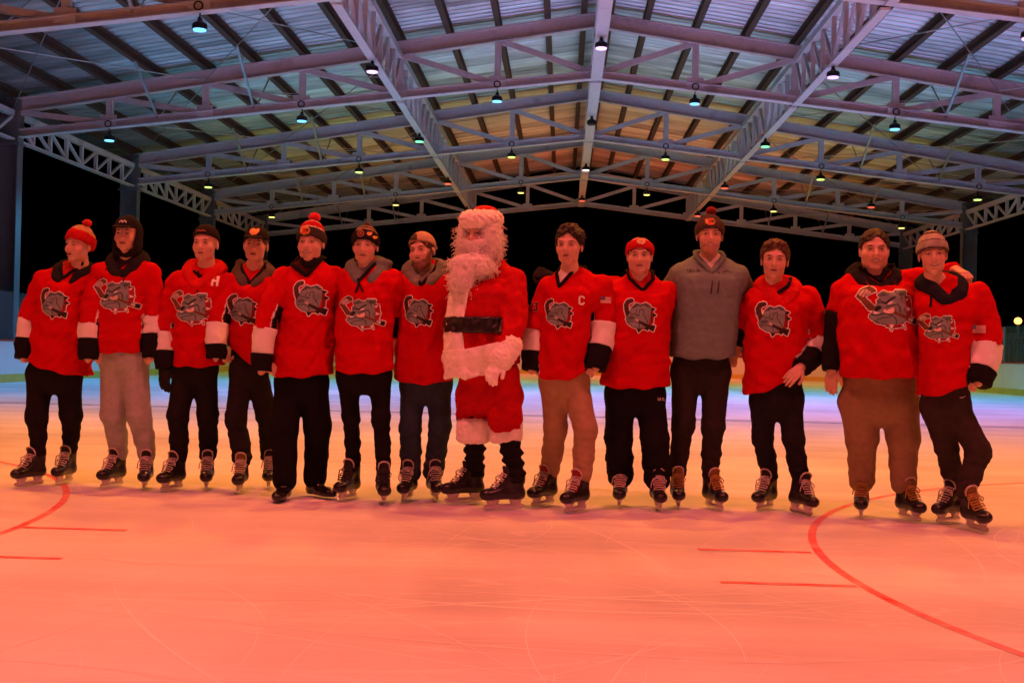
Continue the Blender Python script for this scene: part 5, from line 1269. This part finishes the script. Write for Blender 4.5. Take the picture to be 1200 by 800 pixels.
   out=[(328, 982, 1072), (360, 980, 1070), (400, 979, 1074), (442, 980, 1078)], hem=(440, 438, 4), top=JERSEY, deep=1.35,
   v=(1002, 312, 1028, 331, 1047, 308), v_in=DK, hood=dict(col=DK, t=.030, gap=.2, r=(.125, .10)), prints=[('emblem', EMB_A, 1029, 363, 71)],
   strings=[([(1012, 318), (1010, 328), (1010, 338)], .004, (.2, .005, .005)), ([(1038, 318), (1042, 328), (1043, 336)], .004, (.2, .005, .005))],
   arms=[dict(p=[(990, 342), (979, 386, .03), (975, 434, -.02)], cuff=(366, 434), hand='show', curl=.5, n=(-.5, -1, 0), r=(.085, .078, .065), taper=.9), dict(p=[(1062, 330, .02), (1100, 326, .13), (1120, 316, .0)], hand='show', hd=(.35, -.75, -.30), curl=.75, n=(.1, -.3, 1), r=(.082, .075, .062), spread=.02)],
   legs=dict(name='chinos', col=(.29, .21, .12), crotch=(1030, 487), knee=[(1012, 512), (1058, 512)], w=(50, 38, 31, 30), hip=47, bag=.6),
   feet=[dict(g=(1009, 606), yaw=-40, tongue='felt_t', lace='lace_y'), dict(g=(1066, 610), yaw=40, tongue='felt_t', lace='lace_y')],
   hair=('short', (.022, .014, .011))),
 dict(seed=14, label='person in tan beanie and red jersey with flag patch, last in the line', chin=(1095, 321), yaw=-12, tilt=-4, smile=1.0, H=.232,
   out=[(340, 1079, 1153), (370, 1078, 1142), (410, 1078, 1135), (455, 1080, 1134)], hem=(465, 447, 2), top=JERSEY,
   hood=dict(col=(.016, .018, .028), t=.032, gap=.20, r=(.105, .09)), prints=[('emblem', EMB_A, 1098, 385, 46, dict(xdir=.25)), ('flag_patch', FLAG, 1140, 386, 16)],
   strings=[([(1085, 336), (1086, 348), (1084, 360)], .008, (.016, .018, .028))],
   arms=[dict(p=[(1087, 348, .06), (1077, 382, .17), (1072, 412, .22)]), dict(p=[(1145, 347), (1158, 398, 0), (1146, 449, -.10)], band=(404, 434), cuff=(434, 450), r=(.085, .098, .085))],
   legs=dict(name='sweatpants', col=(.040, .032, .031), crotch=(1108, 490), knee=[(1114, 525), (1143, 528)], w=(37, 27, 24, 22), hip=29, bag=1.0, prints=[('trouser_logo', SWOOSH, 1122, 464, 9)]),
   feet=[dict(g=(1111, 613), yaw=-50, ym=1), dict(g=(1146, 622), yaw=22, roll=-10, tongue='felt_t', lace='lace_y')],
   hat=dict(kind='beanie', cuff=(.34, .36, .31), cuff_stripes=[(-.1, .035, (.10, .075, .06)), (.225, .4, (.10, .075, .06))], top=(.44, .42, .35), stripes=[(.44, .52, (.06, .04, .03)), (.60, .66, (.06, .04, .03))], cuff_h=.26, tall=.47, brim=.14, slope=.26)),
]
ONLY = None
for S in people:
    if ONLY is None or S['seed'] in ONLY: person(S)
# ------------------------------------------------------------------ Santa
SRED = (.48, .008, .012); FUR = (.90, .88, .85)
SS = dict(seed=8, label='person in red Santa suit with white curly beard, black belt and ice skates', chin=(556, 297), yaw=-26, smile=0, H=.240, brow=(.5, .5, .48),
   out=[(318, 547, 609), (345, 530, 613), (380, 523, 606), (410, 522, 606), (436, 524, 606)], hem=(438, 426, 4), top=dict(name='santa_jacket', col=SRED, mat='knit', gusset=False, fold=1.2), deep=1.25,
   arms=[dict(p=[(553, 328, .04), (542, 366, .16), (548, 400, .22)]), dict(p=[(599, 330, -.05), (605, 376, -.15), (583, 424, -.30)], r=(.095, .088, .072), hand='show', glove=FUR, n=(-.3, -1, .2), curl=.6)],
   legs=dict(name='santa_trousers', col=SRED, mat='knit', crotch=(573, 478), knee=[(554, 486), (592, 487)], w=(44, 40, 37, 36), hip=40, bag=1.2, stop=[(555, 503, -.01), (592, 503, -.03)]),
   feet=[dict(g=(543, 590), yaw=-62, ym=1, scale=.88, rim=False), dict(g=(590, 598), yaw=-64, ym=1, scale=.88, rim=False)],
   hat=dict(kind='santa'))
if ONLY is None or 8 in ONLY:
    root, base, c, R, H, nb, Y, bvh, jz, kn, ank, lows = person(SS); rng = np.random.default_rng(88); mpp = Y/FPX
    wp = lambda x, y, d=0.0: at(x, y, Y+d); xz = lambda pts: [(wp(*p)[0], wp(*p)[2]) for p in pts]
    JF = SS['_F']
    def shell(name, off, sd2, mat, col, noise=(0, .02), front=None, parent=jz):
        F = Field(*JF.ax); F.f = JF.f-off
        X, Y_, Z = F.co((slice(None),)*3)
        if noise[0]: F.f = F.f+wob(X, Y_, Z, rng, noise[1], noise[0], 6)+wob(X, Y_, Z, rng, noise[1]*2.5, noise[0], 4)
        U, W_ = np.meshgrid(F.ax[0], F.ax[2], indexing='ij'); r = sd2(U, W_)[:, None, :]
        F.f = np.maximum(F.f, r)
        if front is not None: F.f = np.maximum(F.f, Y_-(Y+front))
        V, Q = F.mesh(); return obj(name, V, Q, mat, parent, base, True, np.tile(np.array(col), (len(V), 1)) if col is not None else None)
    strip_ = xz([(531, 320), (560, 322), (552, 345), (547, 375), (546, 392), (548, 415), (520, 415), (520, 380), (524, 345)])
    band_ = xz([(514, 410), (549, 409), (578, 403), (598, 399), (600, 432), (575, 440), (540, 448), (512, 446)])
    shell('front_fur_trim', .016, lambda U, W_: poly_sd(U, W_, strip_), M['fur'], FUR, (.007, .035), .0)
    shell('hem_fur_trim', .022, lambda U, W_: poly_sd(U, W_, band_), M['fur'], FUR, (.008, .04))
    bz0, bz1 = wp(560, 391)[2], wp(560, 372)[2]
    shell('belt', .022, lambda U, W_: np.maximum(np.maximum(bz0-W_, W_-bz1), U-wp(591, 380)[0]), M['belt'], None)
    F = Field(*box_axes(wp(590, 412, -.25)-.18, wp(584, 424, -.25)+.18, .007)); F.capsule(wp(596, 405, -.23), wp(587, 420, -.28), .086, .082, .02); F.disp(lambda X, Y_, Z: wob(X, Y_, Z, rng, .03, .009, 6)); V, Q = F.mesh()
    obj('cuff_fur_trim', V, Q, M['fur'], jz, base, True, np.tile(np.array(FUR), (len(V), 1)))
    for lw, a in zip(lows, ank):
        F = Field(*box_axes(lw-.2, lw+.2, .008)); d = a[0]-lw
        for t in np.linspace(0, 2*math.pi, 13)[:-1]:
            p = lw+np.array([.075*math.cos(t), .075*math.sin(t), .0]); F.capsule(p+np.array([0, 0, .035]), p+np.array([0, 0, -.05]), .036, .036, .02)
        F.disp(lambda X, Y_, Z: wob(X, Y_, Z, rng, .035, .009, 6)); V, Q = F.mesh()
        obj('trouser_fur_trim', V, Q, M['fur'], root, base, True, np.tile(np.array(FUR), (len(V), 1)))
        F = Field(*box_axes(np.minimum(lw, a[2])-.13, np.maximum(lw, a[2])+.13, .008)); F.capsule(lw+np.array([0, 0, .03]), lw*.4+a[1]*.6, .070, .062, .02); F.capsule(lw*.4+a[1]*.6, a[0], .062, .060, .02)
        F.disp(lambda X, Y_, Z: .007*np.sin(Z*2*math.pi/.06+2*np.sin(9*X+7*Y_))+wob(X, Y_, Z, rng, .07, .008, 4)); V, Q = F.mesh()
        obj('boot_cover', V, Q, M['cotton'], root, base, True, np.tile(np.array((.014, .014, .015)), (len(V), 1)))
    # wig, beard and hat brim
    F = Field(*box_axes(c-np.array([.26, .30, .40]), c+np.array([.26, .24, .24]), .008))
    hp = lambda x, y, z: c+R@(np.array([x, y, z])*H)
    for p, r in (((0, -.22, -.42), (.34, .24, .28)), ((0, -.16, -.66), (.40, .26, .30)), ((.33, .02, -.15), (.16, .30, .34)), ((-.34, -.02, -.15), (.14, .28, .34)), ((.30, .10, -.48), (.24, .30, .24)), ((-.33, .0, -.45), (.18, .26, .22)), ((0, .22, -.1), (.40, .30, .45)), ((.40, -.02, .08), (.19, .30, .30)), ((-.40, -.02, .08), (.18, .28, .30)), ((.44, .0, -.30), (.17, .26, .24)), ((-.42, -.06, -.30), (.15, .24, .22)),
                 ((-.16, -.40, -.235), (.15, .07, .07)), ((.16, -.40, -.235), (.15, .07, .07))):
        F.ellip(hp(*p), np.array(r)*H, .04, R)
    for x, y, d, r in ((549, 311, -.15, (.125, .06, .07)), (543, 324, -.17, (.075, .055, .055)), (536, 334, -.18, (.05, .04, .05)), (545, 338, -.17, (.05, .04, .045)), (566, 312, -.14, (.075, .06, .06))): F.ellip(wp(x, y, d), r, .04)
    F.disp(lambda X, Y_, Z: wob(X, Y_, Z, rng, .05, .010, 6)+wob(X, Y_, Z, rng, .022, .004, 5))
    F.ellip(hp(0, -.46, .0), np.array((.225, .42, .20))*H, .01, R, True)
    V, Q = F.mesh(); bd = obj('beard', V, Q, M['fur'], root, base, True, np.tile(np.array(FUR), (len(V), 1)))
    # curls standing off the beard and wig
    nrm = np.zeros_like(V); fn = np.cross(V[Q[:, 2]]-V[Q[:, 0]], V[Q[:, 3]]-V[Q[:, 1]])
    for k in range(4): np.add.at(nrm, Q[:, k], fn)
    nrm /= np.linalg.norm(nrm, axis=1)[:, None]+1e-9
    if ((V-V.mean(0))*nrm).sum() < 0: nrm = -nrm
    cv, cf, n0 = [], [], 0
    for i in rng.choice(len(V), 1700, replace=False):
        p, n = V[i], nrm[i]; lc = (p-c)@R/H
        if lc[1] < -.25 and abs(lc[0]) < .22 and -.16 < lc[2] < .2: continue
        a = n*.5+np.array([0, 0, -.7])+rng.normal(size=3)*.45; a /= np.linalg.norm(a); b = np.cross(a, n+.01); b /= np.linalg.norm(b)+1e-9; e = np.cross(a, b)
        rr = .005+.010*rng.random(); ln = .02+.035*rng.random(); tt = np.linspace(0, 1, 9); tw = 4+4*rng.random(); ph = rng.random()*6.28
        P_ = [p-n*.002+a*ln*t+rr*(b*math.cos(tw*t+ph)+e*math.sin(tw*t+ph))*(.4+.6*t)+n*.006*t for t in tt]
        v, f = tube(P_, np.linspace(.0026, .0011, 9), 3); cv.append(v); cf += [tuple(q+n0 for q in g) for g in f]; n0 += len(v)
    cu = obj('beard_curls', np.concatenate(cv), cf, M['fur'], bd, base, True, np.tile(np.array(FUR), (n0, 1))); cu['kind'] = 'stuff'
    F = Field(*box_axes(c-np.array([.2, .22, .1]), c+np.array([.2, .24, .24]), .007))
    ring = [hp(.34*math.cos(t), .08+.37*math.sin(t), .40+.03*math.sin(t)) for t in np.linspace(0, 2*math.pi, 22)]
    for a, b in zip(ring[:-1], ring[1:]): F.capsule(a, b, .052, .052, .02)
    F.ellip(hp(0, .06, .36), np.array((.40, .43, .30))*H, .03, R)
    F.capsule(hp(-.22, -.27, .37), hp(.22, -.27, .37), .045, .045, .03); F.disp(lambda X, Y_, Z: wob(X, Y_, Z, rng, .03, .011, 6)); V, Q = F.mesh()
    obj('hat_fur_brim', V, Q, M['fur'], root, base, True, np.tile(np.array(FUR), (len(V), 1)))
